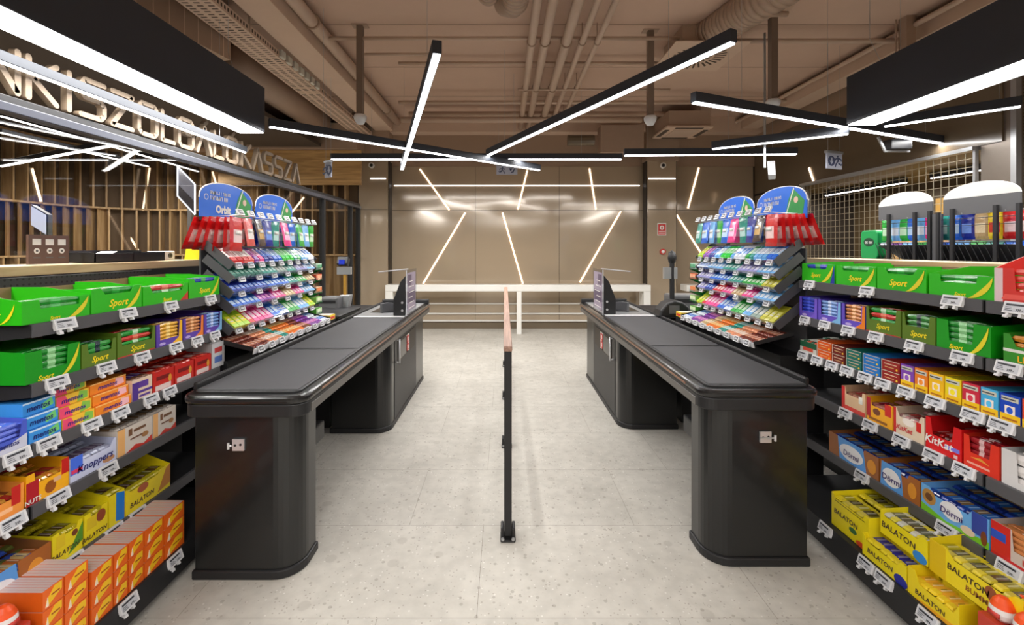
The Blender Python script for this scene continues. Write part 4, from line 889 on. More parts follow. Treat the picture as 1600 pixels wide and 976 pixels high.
for p0, p1, nm in ((183, 238, 'peach and white carton with a red wavy foot, nearer'), (239, 275, 'peach and white carton with a red wavy foot, farther')):
    carton(L, 'r4', p0, p1, .12, .12, (222, 212, 202), None, [('r', 0, .2, 0, 1, (242, 184, 116)), ('p', [(.2, 0), (1, 0), (1, .26), (.75, .08), (.5, .2), (.3, .06)], (206, 50, 36)), ('r', .3, .4, .62, .88, (120, 80, 50)), ('r', .45, .8, .7, .8, (110, 70, 40)), ('e', .78, .42, .1, .1, (170, 120, 70)), ('r', .35, .7, .45, .5, (120, 80, 60))], ('up', [((196, 186, 176), (150, 120, 90))], 6 if p0 < 200 else 4), nm, barname='chocolate_bar')
# fifth row left
def bear(b_): pass
dorm = [('p', [(0, 0), (.62, 0), (.56, 1), (0, 1)], (90, 160, 232)), ('e', .3, .42, .26, .34, (240, 240, 244)), ('t', 'Dörmi', .3, .36, .34, prn((50, 30, 110)), .1), ('p', [(.62, 0), (1, 0), (1, 1), (.58, 1)], (168, 96, 34)), ('e', .8, .45, .1, .3, (226, 150, 40))]
carton(L, 'r5', -60, 80, .115, .13, (150, 96, 52), (.06, .7, .72, .05), dorm, ('up', [((60, 90, 190), (220, 190, 130)), ((120, 130, 60), (210, 120, 60))], 10), 'brown and blue carton of cake bars', barname='cake_bar', X=LX)
yb = [((206, 190, 40), (120, 110, 30)), ((190, 176, 30), (90, 60, 40))]
carton(L, 'r5', 81, 130, .125, .13, (240, 222, 24), (.25, .8, .82, .05), [('t', 'BALATON', .4, .3, .2, prn((60, 40, 20)), .2), ('p', [(.5, .1), (1, .3), (1, .9)], (80, 150, 40)), ('r', .12, .4, .5, .9, (232, 206, 30)), ('e', .72, .7, .1, .1, (120, 60, 30))], ('up', yb, 5), 'yellow and green carton', barname='wafer_bar')
carton(L, 'r5', 131, 169, .125, .15, (240, 222, 24), (.3, .7, .85, .05), [('t', 'BALATON', .42, .2, .2, prn((60, 40, 20)), .2), ('e', .7, .7, .2, .2, (150, 70, 40)), ('r', .1, .5, .45, .85, (226, 200, 30))], ('up', yb, 4), 'yellow carton with a brown picture', barname='wafer_bar')
carton(L, 'r5', 170, 195, .14, .19, (240, 222, 24), None, [('p', [(.42, .1), (.98, 0), (1, .9), (.45, 1)], (20, 126, 220))], ('up', yb, 3), 'yellow carton with a broad blue patch', barname='wafer_bar')
carton(L, 'r5', 196, 266, .12, .19, (244, 222, 24), (.1, .7, .85, .08), [('t', 'BALATON', .34, .3, .26, prn((60, 30, 40)), .2), ('e', .36, .72, .12, .16, (176, 90, 50)), ('p', [(.7, .1), (1, .2), (1, 1), (.9, .9)], (200, 130, 40))], ('up', yb, 6), 'long yellow carton with brown lettering, last', barname='wafer_bar')
# bottom row left: orange wafer packs
OR = (236, 104, 24)
oex = [('top', 6, (210, 190, 186)), ('p', [(.2, .1), (.9, .55), (.9, .95), (.55, .95), (.15, .4)], (246, 196, 30)), ('p', [(.12, .1), (.28, .1), (.22, .6)], (246, 226, 200)), ('r', .4, .8, .55, .62, (160, 60, 20))]
for k, (p0, p1, n) in enumerate(((66, 100, 4), (101, 138, 4), (143, 177, 3), (178, 200, 3), (201, 225, 3), (226, 256, 3), (257, 288, 3))):
    stackpack(L, 'r6', p0, p1, n, .071 if n == 3 else .069, OR, None, None, 'orange wafer pack with a yellow flash', D=.35, extra=oex, lean=0, name='wafer_pack', cat='wafer pack')
# chocolate eggs
def eggmesh():
    b = MB(); w_, o_ = prn((236, 232, 230)), prn((240, 84, 24)); pr = [(0, 0), (.018, .003), (.03, .015), (.035, .032), (.033, .05), (.026, .068), (.014, .082), (0, .087)]
    b.lathe(pr, w_, 16, None, lambda j: w_ if j < 4 else o_); b.box(-.018, .018, -.0365, -.030, .018, .034, prn((206, 60, 50))); return b.mesh('chocolate_egg', True)
EG = eggmesh()
def eggs(sd, X, ys, zs, label):
    b = MB(); w_ = max(ys)-min(ys)+.09; b.box(0, w_, 0, .3, 0, zs[0]-(.147 if sd.sg < 0 else .152), prn((196, 60, 40))); b.box(.01, w_-.01, -.0008, 0, .02, .1, prn((236, 232, 230)))
    y0 = min(ys)-.045 if sd.sg < 0 else max(ys)+.045
    tag(b.build('egg_carton', None, (sd.sg*(X+.0), y0, .147 if sd.sg < 0 else .152), (0, 0, sd.rz)), 'red carton under the chocolate eggs at the %s bottom corner' % sd.name, 'carton')
    for i, z in enumerate(zs):
        for j, y in enumerate(ys):
            for k in range(3):
                o = inst('chocolate_egg', EG, (sd.sg*(X+.04+k*.073+.0*i), y, z+.001), (0, 0, sd.rz)); tag(o, label, 'chocolate egg', 'chocolate eggs %s' % sd.name)
eggs(L, LBX+.012, [1.30, 1.375, 1.45], [.36], 'orange and white chocolate egg at the lower left frame corner')
eggs(R, RBX+.012, [1.34, 1.415, 1.49, 1.565], [.30], 'orange and white chocolate egg at the lower right frame corner')
# --- right rack (numbered from the near end)
carton(R, 'r1', 1680, 1553, .13, .2, (214, 48, 40), (.3, .95, .35, .03), [('r', 0, .12, 0, 1, (226, 200, 204)), ('p', [(.1, .1), (.9, .12), (.85, .25), (.15, .25)], (236, 90, 80))], ('lie', [((224, 60, 50), (240, 130, 120))], 5), 'large red carton of red bars', barname='chocolate_bar')
carton(R, 'r1', 1556, 1451, .094, .125, GREEN, (.2, .74, .66, .02), sport_d(.5, .16, .22), ('lie', gb, 4), 'bright green windowed carton', barname='wafer_bar', side_deco=sport_side)
carton(R, 'r1', 1448, 1370, .11, .112, GREEN, (.25, .75, .74, .08), sport_d(.45, .36, .38), ('lie', gb, 4), 'bright green carton with big yellow lettering', barname='wafer_bar')
carton(R, 'r1', 1369, 1306, .108, .112, GREEN, (.2, .8, .76, .06), sport_d(.5, .4, .36), ('lie', gb, 4), 'bright green carton with smaller lettering', barname='wafer_bar')
carton(R, 'r1', 1304, 1253, .11, .12, GREEN, (.2, .75, .74, .06), [('p', [(.88, 0), (1, 0), (1, 1), (.95, .5)], (24, 50, 160))]+sport_d(.45, .4, .32), ('lie', [((40, 60, 190), (50, 160, 80))], 4), 'green carton with a blue right edge', barname='wafer_bar')
carton(R, 'r2', 1680, 1567, .11, .12, (50, 140, 36), (.2, .9, .6, .1), [('t', 'LION', .4, .2, .3, prn((240, 180, 40))), ('r', 0, 1, .4, .5, (226, 226, 220))], ('lie', [((200, 130, 40), (240, 190, 60))], 4), 'green and gold carton at the frame edge', barname='chocolate_bar')
carton(R, 'r2', 1549, 1463, .125, .14, DGREEN, (.25, .68, .32, .03), sport_d(.38, .14, .2), ('lie', [((24, 140, 40), (150, 214, 150))], 5), 'deep green tall carton with stacked bars', barname='wafer_bar', side_deco=sport_side)
carton(R, 'r2', 1462, 1409, .125, .13, GY, (.12, .8, .56, .05), [('t', 'Sport', .5, .3, .28, YT, .3)], ('lie', [((60, 140, 60), (40, 60, 60))], 5), 'olive green carton', barname='wafer_bar')
carton(R, 'r2', 1408, 1353, .13, .135, GY, (.1, .85, .5, .03), [('r', 0, 1, 0, .05, (196, 50, 40)), ('t', 'Sport', .5, .3, .26, YT, .3)], ('lie', gbr, 5), 'olive green carton with a red bottom line', barname='wafer_bar')
for p0, p1, e, bc, nm in ((1352, 1315, (240, 130, 30), ((206, 130, 70), (240, 180, 120)), 'purple and orange carton'), (1314, 1278, (130, 190, 236), ((120, 160, 226), (190, 210, 246)), 'purple and light blue carton'), (1277, 1249, (120, 90, 210), ((50, 70, 200), (80, 100, 230)), 'violet carton with a brown sleeve')):
    carton(R, 'r2', p0, p1, .124, .13, (100, 76, 196), (.14, .84, .3, .02), [('p', [(.55, 0), (1, 0), (1, 1), (.9, 1), (.86, .25)], e), ('e', .3, .12, .14, .06, (190, 170, 226))], ('lie', [bc], 6), nm, barname='chocolate_bar')
FR = [(1680, 1597, (236, 84, 40)), (1595, 1562, (20, 70, 190)), (1560, 1532, (70, 176, 226)), (1531, 1503, (206, 40, 66)), (1502, 1476, (236, 214, 20)), (1475, 1451, (246, 190, 20)), (1450, 1429, (236, 130, 30)), (1428, 1407, (130, 70, 180))]
for p0, p1, c in FR:
    stackpack(R, 'r3', p0, p1, 1, .11, c, None, None, '%s chewy candy box with a yellow foot' % cname(c), D=.33, extra=[('top', 3, tuple(int(v*.7) for v in c)), ('r', 0, 1, 0, .3, (246, 200, 24)), ('r', .08, .92, .76, .92, (206, 206, 190)), ('r', .25, .75, .3, .6, (250, 236, 226)), ('e', .5, .44, .16, .12, tuple(min(255, v+20) for v in c)), ('r', .1, .8, .82, .86, (60, 60, 70)), ('r', .15, .85, .1, .16, (180, 110, 20))], name='candy_box', cat='candy box')
for p0, p1, c in ((1406, 1377, (150, 30, 26)), (1375, 1348, (30, 120, 200)), (1346, 1322, (20, 110, 100)), (1320, 1300, (110, 30, 20)), (1299, 1277, (226, 90, 20))):
    stackpack(R, 'r3', p0, p1, 2, .052, c, None, None, '%s flat chocolate box with pale border' % cname(c), D=.33, extra=[('r', 0, 1, .94, 1, (216, 200, 180)), ('r', 0, .03, 0, 1, (216, 200, 180)), ('r', .15, .85, .6, .68, (226, 190, 160)), ('r', .2, .7, .3, .36, (220, 180, 120)), ('e', .86, .25, .05, .1, (246, 200, 60))], lean=0, name='chocolate_box', cat='chocolate box')
carton(R, 'r3', 1276, 1250, .07, .08, (206, 206, 196), None, [('r', 0, 1, .5, 1, (30, 90, 60)), ('r', .2, .8, .2, .5, (210, 80, 60))], ('up', [((40, 100, 70), (220, 220, 210)), ((206, 90, 60), (230, 230, 220))], 4), 'green and white low carton', barname='chocolate_bar')
carton(R, 'r4', 1680, 1564, .135, .14, (214, 212, 212), (.25, .9, .2, .03), [('t', 'Raffaello', .6, .1, .16, prn((200, 60, 60)), .2)], ('lie', [((236, 232, 230), (230, 190, 190))], 3), 'white carton of pale packs', barname='candy_pack')
carton(R, 'r4', 1562, 1505, .13, .14, (222, 50, 28), (.2, .74, .5, .04), [('p', [(.2, .35), (.5, .42), (.75, .3), (.5, .34)], (226, 160, 60)), ('r', .1, .75, .14, .2, (240, 170, 150))], ('lie', [((150, 20, 30), (220, 180, 180))], 5), 'orange red carton of dark red bars', barname='chocolate_bar')
kk = [((150, 24, 26), (220, 160, 160)), ((90, 30, 24), (196, 60, 50))]
carton(R, 'r4', 1503, 1446, .14, .145, (214, 20, 24), (.2, .74, .5, .06), [('t', 'KitKat', .36, .34, .34, W_, .2), ('r', .55, .95, .24, .36, (120, 120, 220)), ('r', .8, .9, .06, .16, (230, 200, 200))], ('up', kk, 7), 'bright red carton with white lettering', barname='chocolate_bar')
carton(R, 'r4', 1445, 1396, .125, .13, (224, 204, 178), (.2, .8, .7, .1), [('r', 0, .08, 0, 1, (206, 30, 30)), ('r', .75, .9, .4, .75, (206, 30, 24)), ('t', 'KitKat', .35, .3, .26, prn((200, 40, 50)), .2), ('e', .5, .6, .2, .14, (240, 230, 220))], ('up', [((206, 150, 150), (150, 60, 60)), ((226, 206, 196), (190, 60, 60))], 7), 'cream and red carton', barname='chocolate_bar')
carton(R, 'r4', 1395, 1354, .12, .13, (246, 176, 20), (.2, .8, .7, .05), [('r', 0, .16, .2, 1, (176, 20, 40)), ('r', .72, .96, .5, .98, (206, 30, 24)), ('r', .1, .8, .1, .2, (150, 90, 20)), ('e', .4, .5, .14, .14, (120, 60, 30))], ('up', [((190, 120, 110), (150, 40, 60))], 6), 'yellow and red carton', barname='chocolate_bar')
carton(R, 'r4', 1352, 1315, .125, .13, (226, 190, 150), (.2, .85, .7, .05), [('r', 0, .14, 0, 1, (206, 30, 30)), ('r', .14, 1, 0, .2, (214, 60, 50)), ('r', .75, .9, .5, .8, (230, 230, 220))], ('up', [((170, 110, 90), (190, 40, 40))], 6), 'peach and red carton', barname='chocolate_bar')
bb = [((36, 70, 170), (60, 130, 220)), ((30, 50, 130), (150, 120, 80))]
carton(R, 'r5', 1680, 1548, .13, .14, (206, 190, 180), (.3, .95, .42, .03), [('r', 0, .26, 0, 1, (206, 36, 28)), ('r', 0, .2, .5, .75, (40, 80, 190)), ('r', 0, 1, 0, .1, (196, 30, 24)), ('t', 'hamutas', .62, .25, .24, prn((190, 40, 40)), 0)], ('lie', [((206, 130, 76), (220, 150, 96))], 6), 'red edged carton of brown sticks at the frame edge', barname='biscuit_stick')
carton(R, 'r5', 1546, 1439, .12, .13, (110, 176, 236), (.2, .72, .78, .06), [('p', [(0, 0), (1, 0), (1, .25), (.4, .1), (0, .3)], (120, 200, 40)), ('e', .13, .62, .11, .28, (190, 140, 70)), ('e', .13, .62, .06, .14, (110, 70, 40)), ('e', .48, .55, .17, .3, (240, 240, 244)), ('t', 'Dörmi', .48, .48, .3, prn((50, 30, 110)), .1), ('r', .78, .98, .3, 1, (50, 70, 160)), ('e', .72, .22, .1, .14, (226, 206, 180)), ('e', .94, .3, .04, .24, (120, 60, 30))], ('up', bb, 8), 'light blue and green carton of blue cake bars', barname='cake_bar')
dr = [('p', [(.24, 0), (.78, 0), (.72, 1), (.2, 1)], (90, 160, 232)), ('e', .48, .48, .24, .36, (240, 240, 244)), ('t', 'Dörmi', .48, .42, .34, prn((50, 30, 110)), .1)]
carton(R, 'r5', 1438, 1375, .12, .13, (170, 100, 40), (.25, .7, .82, .05), [('p', [(0, 0), (.6, 0), (.54, 1), (.04, 1)], (90, 160, 232)), ('e', .3, .48, .24, .36, (240, 240, 244)), ('t', 'Dörmi', .3, .42, .34, prn((50, 30, 110)), .1), ('e', .82, .45, .1, .3, (226, 150, 40))], ('up', bb, 7), 'blue carton with a brown end panel', barname='cake_bar')
carton(R, 'r5', 1373, 1295, .12, .13, (160, 98, 50), (.25, .7, .82, .05), dr+[('e', .88, .45, .08, .3, (226, 150, 40))], ('up', bb, 7), 'brown carton with a blue middle panel', barname='cake_bar')
yy2 = [((226, 206, 40), (170, 160, 40)), ((206, 190, 60), (90, 80, 40))]
carton(R, 'r6', 1500, 1418, .115, .12, (240, 214, 20), (.25, .9, .6, .1), [('p', [(.1, 0), (1, 0), (1, .2), (.3, .1)], (240, 170, 30)), ('t', 'BALATON', .45, .3, .24, prn((60, 40, 30)), .1)], ('up', [((246, 214, 50), (250, 190, 60))], 6), 'yellow low carton with brown lettering, front', barname='wafer_bar')
carton(R, 'r6', 1417, 1347, .1, .11, (242, 222, 24), (.1, .8, .75, .08), [('t', 'BALATON', .42, .4, .3, prn((60, 40, 50)), .1), ('e', .88, .2, .14, .24, (30, 40, 150))], ('up', [((230, 210, 50), (50, 50, 150))], 6), 'yellow low carton with a dark blue spot, front', barname='wafer_bar')
carton(R, 'r6', 1358, 1299, .17, .18, (242, 222, 24), (.1, .85, .86, .05), [('r', .1, .9, .8, .82, (90, 80, 20)), ('t', 'BALATON', .4, .5, .2, prn((60, 40, 50)), .1), ('e', .8, .08, .12, .08, (226, 80, 40)), ('e', .6, .3, .1, .08, (60, 110, 60))], ('up', yy2, 5), 'tall yellow carton with a red spot', barname='wafer_bar', yoff=.03)
carton(R, 'r6', 1450, 1375, .11, .12, (242, 222, 24), (.1, .8, .8, .08), [('t', 'BALATON', .4, .45, .34, prn((60, 40, 50)), .1), ('e', .85, .16, .14, .2, (50, 140, 220))], ('up', [((206, 206, 190), (110, 110, 90)), ((226, 210, 60), (90, 80, 50))], 7), 'yellow carton with a light blue spot, raised behind', barname='wafer_bar', z=.275, yoff=.06)
carton(R, 'r6', 1600, 1452, .13, .15, (242, 218, 24), (.3, .85, .8, .08), [('p', [(0, 0), (.2, 0), (.2, 1), (0, 1)], (226, 190, 16)), ('t', 'BALATON', .45, .55, .26, prn((60, 40, 30)), .1), ('t', 'BUMM', .55, .28, .22, prn((150, 90, 30)), .1), ('e', .7, .6, .06, .2, (150, 80, 40)), ('e', .9, .3, .07, .3, (196, 130, 40))], ('up', yy2, 9), 'long yellow carton with two brown words, raised behind', barname='wafer_bar', z=.275, yoff=.06)
for (pa, pb, z0) in ((1450, 1375, 0), (1600, 1452, 0)):
    X = RBX+.072; Ya, Yb = sorted((R.Y(pa, X), R.Y(pb, X)))
    b = MB(); b.box(0, Yb-Ya-.01, .0, .25, 0, .122, prn((236, 214, 24))); tag(b.build('carton', None, (X+.05, Yb-.005, .152), (0, 0, R.rz)), 'closed yellow carton carrying the %s raised yellow one' % ('light blue spotted' if pa == 1450 else 'long'), 'carton')

# ================================================================ CHECKOUT DISPLAYS OF GUM AND SWEETS
PAL = dict(red=(214, 34, 36), rw=(222, 90, 84), pk=(232, 60, 140), pu=(130, 60, 160), db=(24, 44, 150), bl=(34, 104, 214), lb=(110, 176, 232), gr=(36, 168, 60), bg=(30, 206, 40),
           te=(46, 150, 136), dt=(26, 104, 88), wh=(222, 230, 240), li=(150, 148, 206), ta=(196, 166, 120), lm=(170, 210, 40), ye=(240, 206, 40), ol=(190, 186, 50), gy=(140, 160, 150),
           br=(120, 50, 36), pe=(226, 150, 110), og=(232, 120, 40), dk=(70, 54, 50))
SEC = dict(red=(250, 220, 220), rw=(250, 240, 236), pk=(250, 190, 220), pu=(220, 120, 200), db=(120, 160, 240), bl=(190, 220, 250), lb=(230, 240, 252), gr=(200, 236, 200), bg=(180, 250, 180),
           te=(190, 226, 222), dt=(110, 180, 160), wh=(90, 140, 220), li=(216, 214, 240), ta=(240, 220, 180), lm=(240, 230, 60), ye=(214, 60, 40), ol=(230, 226, 120), gy=(220, 226, 220),
           br=(206, 140, 110), pe=(246, 220, 200), og=(250, 200, 120), dk=(200, 160, 90))
CN = dict(red='red', rw='red and white', pk='pink', pu='purple', db='dark blue', bl='blue', lb='light blue', gr='green', bg='bright green', te='teal', dt='dark teal', wh='white', li='lilac', ta='tan', lm='lime',
          ye='yellow', ol='olive yellow', gy='grey green', br='brown', pe='peach', og='orange', dk='black and gold')
def minitag():
    b = MB(); b.box(-.024, .024, -.008, 0, 0, .032, M['tag']); b.box(-.019, .016, -.0086, -.008, .006, .027, M['grey']); b.box(-.014, .01, -.0092, -.0086, .012, .02, M['tagscr'])
    T = Matrix.Rotation(-.35, 4, 'X') @ Matrix.Scale(1.3, 4); b.v = [tuple(T @ Vector(v)) for v in b.v]; return b.mesh('price_tag')
MT = minitag()
ANG = math.radians(40)
RUNC = {}
def display(sd, Xf, Y0, Y1, rows, frow, hooks, label, hz):
    """rows: (z of tray lip, colour runs); frow: bottom tray; hooks: colours with counts"""
    W = Y1-Y0; yst = Y0 if sd.sg < 0 else Y1
    t = empty('checkout_display', (sd.sg*Xf, yst, 0), sd.rz, label, 'display stand')
    Tm = Matrix.Translation((sd.sg*Xf, yst, 0)) @ Matrix.Rotation(sd.rz, 4, 'Z')
    def lx(u): return u*W if sd.sg < 0 else (1-u)*W     # u=0 nearest to the camera
    b = MB(); b.box(0, W, .02, .30, 0, .90, M['black']); b.build('base_cabinet', t)
    b = MB(); b.box(0.01, W-.01, .19, .20, .90, 1.60, M['shelf']); b.build('back_panel', t)
    for x in (.12, W/2-.012, W-.144): b = MB(); b.box(x, x+.024, .20, .225, .90, 1.9, M['black']); b.build('upright', t)
    b = MB(); b.box(.03, W-.03, .20, .215, hz-.02, hz+.01, M['black']); b.build('hook_bar', t)
    for ri, (z, runs) in enumerate(rows):
        dep = .20; th_ = .004
        b = MB(); T = Matrix.Translation((0, 0, z)) @ Matrix.Rotation(ANG, 4, 'X')
        b.box(.004, W-.004, 0, dep, 0, th_, M['shelfd'], T); tr_ = b.build('tray', t)
        for e in (0, 1):
            b = MB(); x = -.002 if e == 0 else W-.004; b.box(x, x+.006, -.004, dep+.015, -.02, .035, M['shelf'], T); b.build('side_arm', tr_)
        b = MB(); b.box(.004, W-.004, -.004, 0, -.004, .03, M['clear'], T); b.build('lip', tr_)
        nt_ = 9 if ri in (0, 4) else 6
        for k in range(nt_): inst('price_tag', MT, (W*(k+.5)/nt_, -.014, z-.016), (0, 0, 0), tr_)
        tot_ = sum(n for c, n in runs); k = 0
        big = ri in (0, 4); bw = W*.985/tot_; 
        for run, (c, n) in enumerate(runs):
            for i in range(n):
                u = (k+.5)/tot_*.985+.0075; k += 1
                nlen = 1 if big else 2; Lp = .15 if big else .082; Hp = .034 if big else .026
                for j in range(nlen):
                    d0 = .006+j*(Lp+.008); off = random.uniform(-.0015, .0015)
                    loc = T @ Vector((lx(u)+off, d0, th_+.001)); q = Tm @ loc
                    if big and ri == 0:
                        me = bar_mesh(Lp, round(bw*.94, 3), Hp, PAL[c], SEC[c], (.3, .7)); me2 = me
                        loc = T @ Vector((lx(u)+off, d0+Lp/2, th_+.001)); q = Tm @ loc
                        R_ = (Matrix.Rotation(sd.rz, 4, 'Z') @ Matrix.Rotation(ANG, 4, 'X') @ Matrix.Rotation(PI/2, 4, 'Z')).to_euler()
                        o = inst('candy_bag', me, q, R_); nm = 'candy bag'
                    else:
                        me = pack_mesh(round(bw*.92, 3), Lp, Hp, PAL[c], SEC[c]); o = inst('gum_pack', me, q, (ANG, 0, sd.rz)); nm = 'gum pack'
                    tag(o, '%s %s in colour run %s of the %s sloping tray, %s display' % (CN[c], nm, ['one', 'two', 'three', 'four', 'five', 'six', 'seven', 'eight', 'nine', 'ten', 'eleven', 'twelve'][run], ORD[ri], sd.name), nm, '%s %ss, run %d of tray %s, %s display' % (CN[c], nm, run+1, ORD[ri], sd.name))
    # bottom tray of bars, pulled forward over the counter rail
    z, off, runs = frow
    b = MB(); T = Matrix.Translation((0, off, z)) @ Matrix.Rotation(math.radians(14), 4, 'X')
    b.box(.0, W, 0, .27, 0, .004, M['shelfd'], T); bt = b.build('bottom_tray', t)
    b = MB(); b.box(.0, W, -.005, 0, -.012, .022, M['tag'], T); b.build('lip', bt)
    for x in (0, W-.004): b = MB(); b.box(x, x+.004, 0, .27, 0, .03, M['shelfd'], T); b.build('side_arm', bt)
    for k in range(9): inst('price_tag', MT, (W*(k+.5)/9, off-.014, z-.012), (0, 0, 0), bt)
    tot_ = sum(n for c, n in runs); k = 0; bw = W*.98/tot_
    for run, (c, n) in enumerate(runs):
        for i in range(n):
            u = (k+.5)/tot_*.98+.01; k += 1
            for j in range(2):
                loc = T @ Vector((lx(u)+random.uniform(-.002, .002), .008+.06+j*.128, .005+random.choice((0, 0, .0)))); q = Tm @ loc
                R_ = (Matrix.Rotation(sd.rz, 4, 'Z') @ Matrix.Rotation(math.radians(14), 4, 'X') @ Matrix.Rotation(PI/2+random.uniform(-.03, .03), 4, 'Z')).to_euler()
                o = inst('candy_bar', bar_mesh(.12, round(bw*.95, 3), .02, PAL[c], SEC[c], (.3, .65)), q, R_)
                tag(o, '%s candy bar in colour run %s of the bottom tray beside the %s belt' % (CN[c], ['one', 'two', 'three', 'four', 'five', 'six', 'seven', 'eight'][run], sd.name), 'candy bar', '%s candy bars, run %d, %s bottom tray' % (CN[c], run+1, sd.name))
    # hooks and hanging bags
    nh = len(hooks)
    for h_, (c, n, big) in enumerate(hooks):
        u = (h_+.5)/nh; x = lx(u)
        b = MB(); b.tube((x, .205, hz), (x, -.03, hz+.012), .003, M['chrome'], 6); b.tube((x, -.03, hz+.012), (x, -.035, hz+.03), .003, M['chrome'], 6); hk = b.build('hook', t)
        inst('price_tag', MT, (x, -.03, hz+.008), (-.1, 0, 0), hk)
        hh = .215 if big else .185; ww = .15 if big else .108
        for j in range(n):
            me = bag_mesh(ww, hh, .03 if big else .02, PAL[c], SEC[c])
            q = Tm @ Vector((x+random.uniform(-.004, .004), .0+j*(.045 if big else .05), hz-.002))
            o = inst('hanging_bag', me, q, (random.uniform(-.22, .02) if not big else -.02+.075*j, random.uniform(-.04, .04), sd.rz+random.uniform(-.08, .08)+(-.12*sd.sg if big else 0)))
            tag(o, '%s sweets bag hanging on the %s hook from the near end, %s display' % (CN[c], ORD[h_], sd.name), 'sweets bag', '%s bags on hook %s of the %s display' % (CN[c], ORD[h_], sd.name))
    # arched headers
    for e in range(2):
        x0 = lx(.0)+(.005 if sd.sg < 0 else -.005) if e == 0 else lx(.52)
        x1 = lx(.48) if e == 0 else lx(1)
        x0, x1 = sorted((x0, x1)); wv = x1-x0; n = 16; zb, zt = 1.80, 2.035; zs = 1.92
        arc = [(x0, zb), (x1, zb)]+[(x0+wv*(.5+.5*math.cos(a/n*PI)), zs-.0+(zt-zs)*math.sin(a/n*PI)**.8) for a in range(n+1)]
        blu_ = mat('header_blue', (24, 110, 226), .3, coat=.4, var=.05, scale=4); grn_ = mat('header_green', (40, 150, 70), .35, coat=.3, var=.2, scale=30)
        b = MB(); b.prism(arc, .193, .199, 'y', blu_); hd = b.build('header', t)
        b = MB()
        def cl(pts_):
            return [(x0+wv*u, zb+(zt-zb)*v) for u, v in pts_]
        b.prism(cl([(.60, .02), (.93, .02), (.97, .5), (.76, .90), (.68, .6)]), .1915, .193, 'y', grn_)
        b.prism(cl([(.60, .02), (.615, .02), (.79, .9), (.775, .92)]), .1905, .1915, 'y', M['white'])
        b.prism([(x0+wv*.82+math.cos(a/12*2*PI)*.022, zb+.13+math.sin(a/12*2*PI)*.022) for a in range(12)], .190, .1915, 'y', prn((226, 190, 170)))
        rg = random.Random(5)
        for zz, hh, nn in ((zb+.152, .022, 12), (zb+.115, .027, 11)):
            xx = x0+wv*.17
            for k in range(nn):
                ww = rg.uniform(.009, .017); b.box(xx, xx+.0045, .1908, .1912, zz, zz+hh, M['white'])
                if rg.random() > .25: b.box(xx, xx+ww, .1908, .1912, zz+rg.choice((0, hh-.005, hh*.4)), zz+rg.choice((0, hh-.005, hh*.4))+.005, M['white'])
                if rg.random() > .5: b.box(xx+ww-.004, xx+ww, .1908, .1912, zz, zz+hh*rg.choice((1, .55)), M['white'])
                xx += ww+.0045
        R1 = [(math.cos(a/14*2*PI), math.sin(a/14*2*PI)) for a in range(15)]
        for a in range(14): b.add([(x0+wv*.1+R1[a][0]*.02, .1912, zb+.13+R1[a][1]*.02), (x0+wv*.1+R1[a+1][0]*.02, .1912, zb+.13+R1[a+1][1]*.02), (x0+wv*.1+R1[a+1][0]*.016, .1912, zb+.13+R1[a+1][1]*.016), (x0+wv*.1+R1[a][0]*.016, .1912, zb+.13+R1[a][1]*.016)], [(0, 1, 2, 3)], M['white'])
        if e == 0 and sd.sg < 0: b.text('Orbit', x0+wv*.4, zb+.06, .07, M['white'], y=.1912, bold=.05)
        b.build('print', hd)
        b = MB()
        for a in range(n):
            p = arc[2+a]; q = arc[3+a]; b.beam((p[0], .196, p[1]), (q[0], .196, q[1]), .012, .005, M['tag'], up=(0, 1, 0))
        b.build('edge', hd)
    # end rack of mints at the far end
    xe = lx(1.0); s = 1 if sd.sg < 0 else -1
    er = empty('mint_rack', Tm @ Vector((xe+s*.075, -.02, 0)), sd.rz, 'narrow green mint rack with five small baskets, far end of the %s display' % sd.name, 'rack')
    gp_ = mat('rack_green', (20, 130, 60), .4, coat=.2, var=.05, scale=9)
    b = MB(); b.box(-.06, .06, .1, .12, .93, 1.55, gp_); b.build('back_panel', er)
    b = MB(); b.box(-.07, .07, .0, .3, 0, .93, M['black']); b.build('base', er)
    for k, (z_, c, c2) in enumerate(((1.41, (226, 236, 226), (60, 160, 110)), (1.315, (236, 84, 40), (250, 190, 150)), (1.2, (222, 206, 176), (236, 130, 60)), (1.11, (140, 206, 90), (230, 240, 200)), (1.01, (90, 180, 60), (220, 236, 200)))):
        b = MB(); b.box(-.06, .06, .0, .1, z_-.005, z_, gp_); b.prism([(-.004, z_-.005), (.1, z_-.05), (.1, z_)], -.062, -.058, 'x', gp_); b.prism([(-.004, z_-.005), (.1, z_-.05), (.1, z_)], .058, .062, 'x', gp_); b.box(-.06, .06, -.004, 0, z_-.005, z_+.018, M['clear']); bk = b.build('basket', er)
        for i in range(4):
            q = Tm @ Vector((xe+s*.075-.045+i*.03, -.02+.004, z_+.001))
            o = inst('mint_box', pack_mesh(.026, .09, .05, c, c2), q, (0, 0, sd.rz)); tag(o, '%s mint box in the %s basket down of the %s green mint rack' % (cname(c), ORD[k], sd.name), 'mint box', 'mint boxes in basket %s, %s rack' % (ORD[k], sd.name))
    b = MB(); b.box(-.06, .06, 0, .16, 0, .045, prn((240, 206, 50))); b.box(-.055, .055, .01, .15, .045, .046, prn((240, 230, 220))); b.box(-.05, .05, -.0008, 0, .008, .03, prn((214, 60, 40)))
    tag(b.build('candy_box', None, Tm @ Vector((xe+s*.07, off+.0, z+.0)), (0, 0, sd.rz)), 'yellow candy box with white lid at the far end beside the %s belt' % sd.name, 'box')
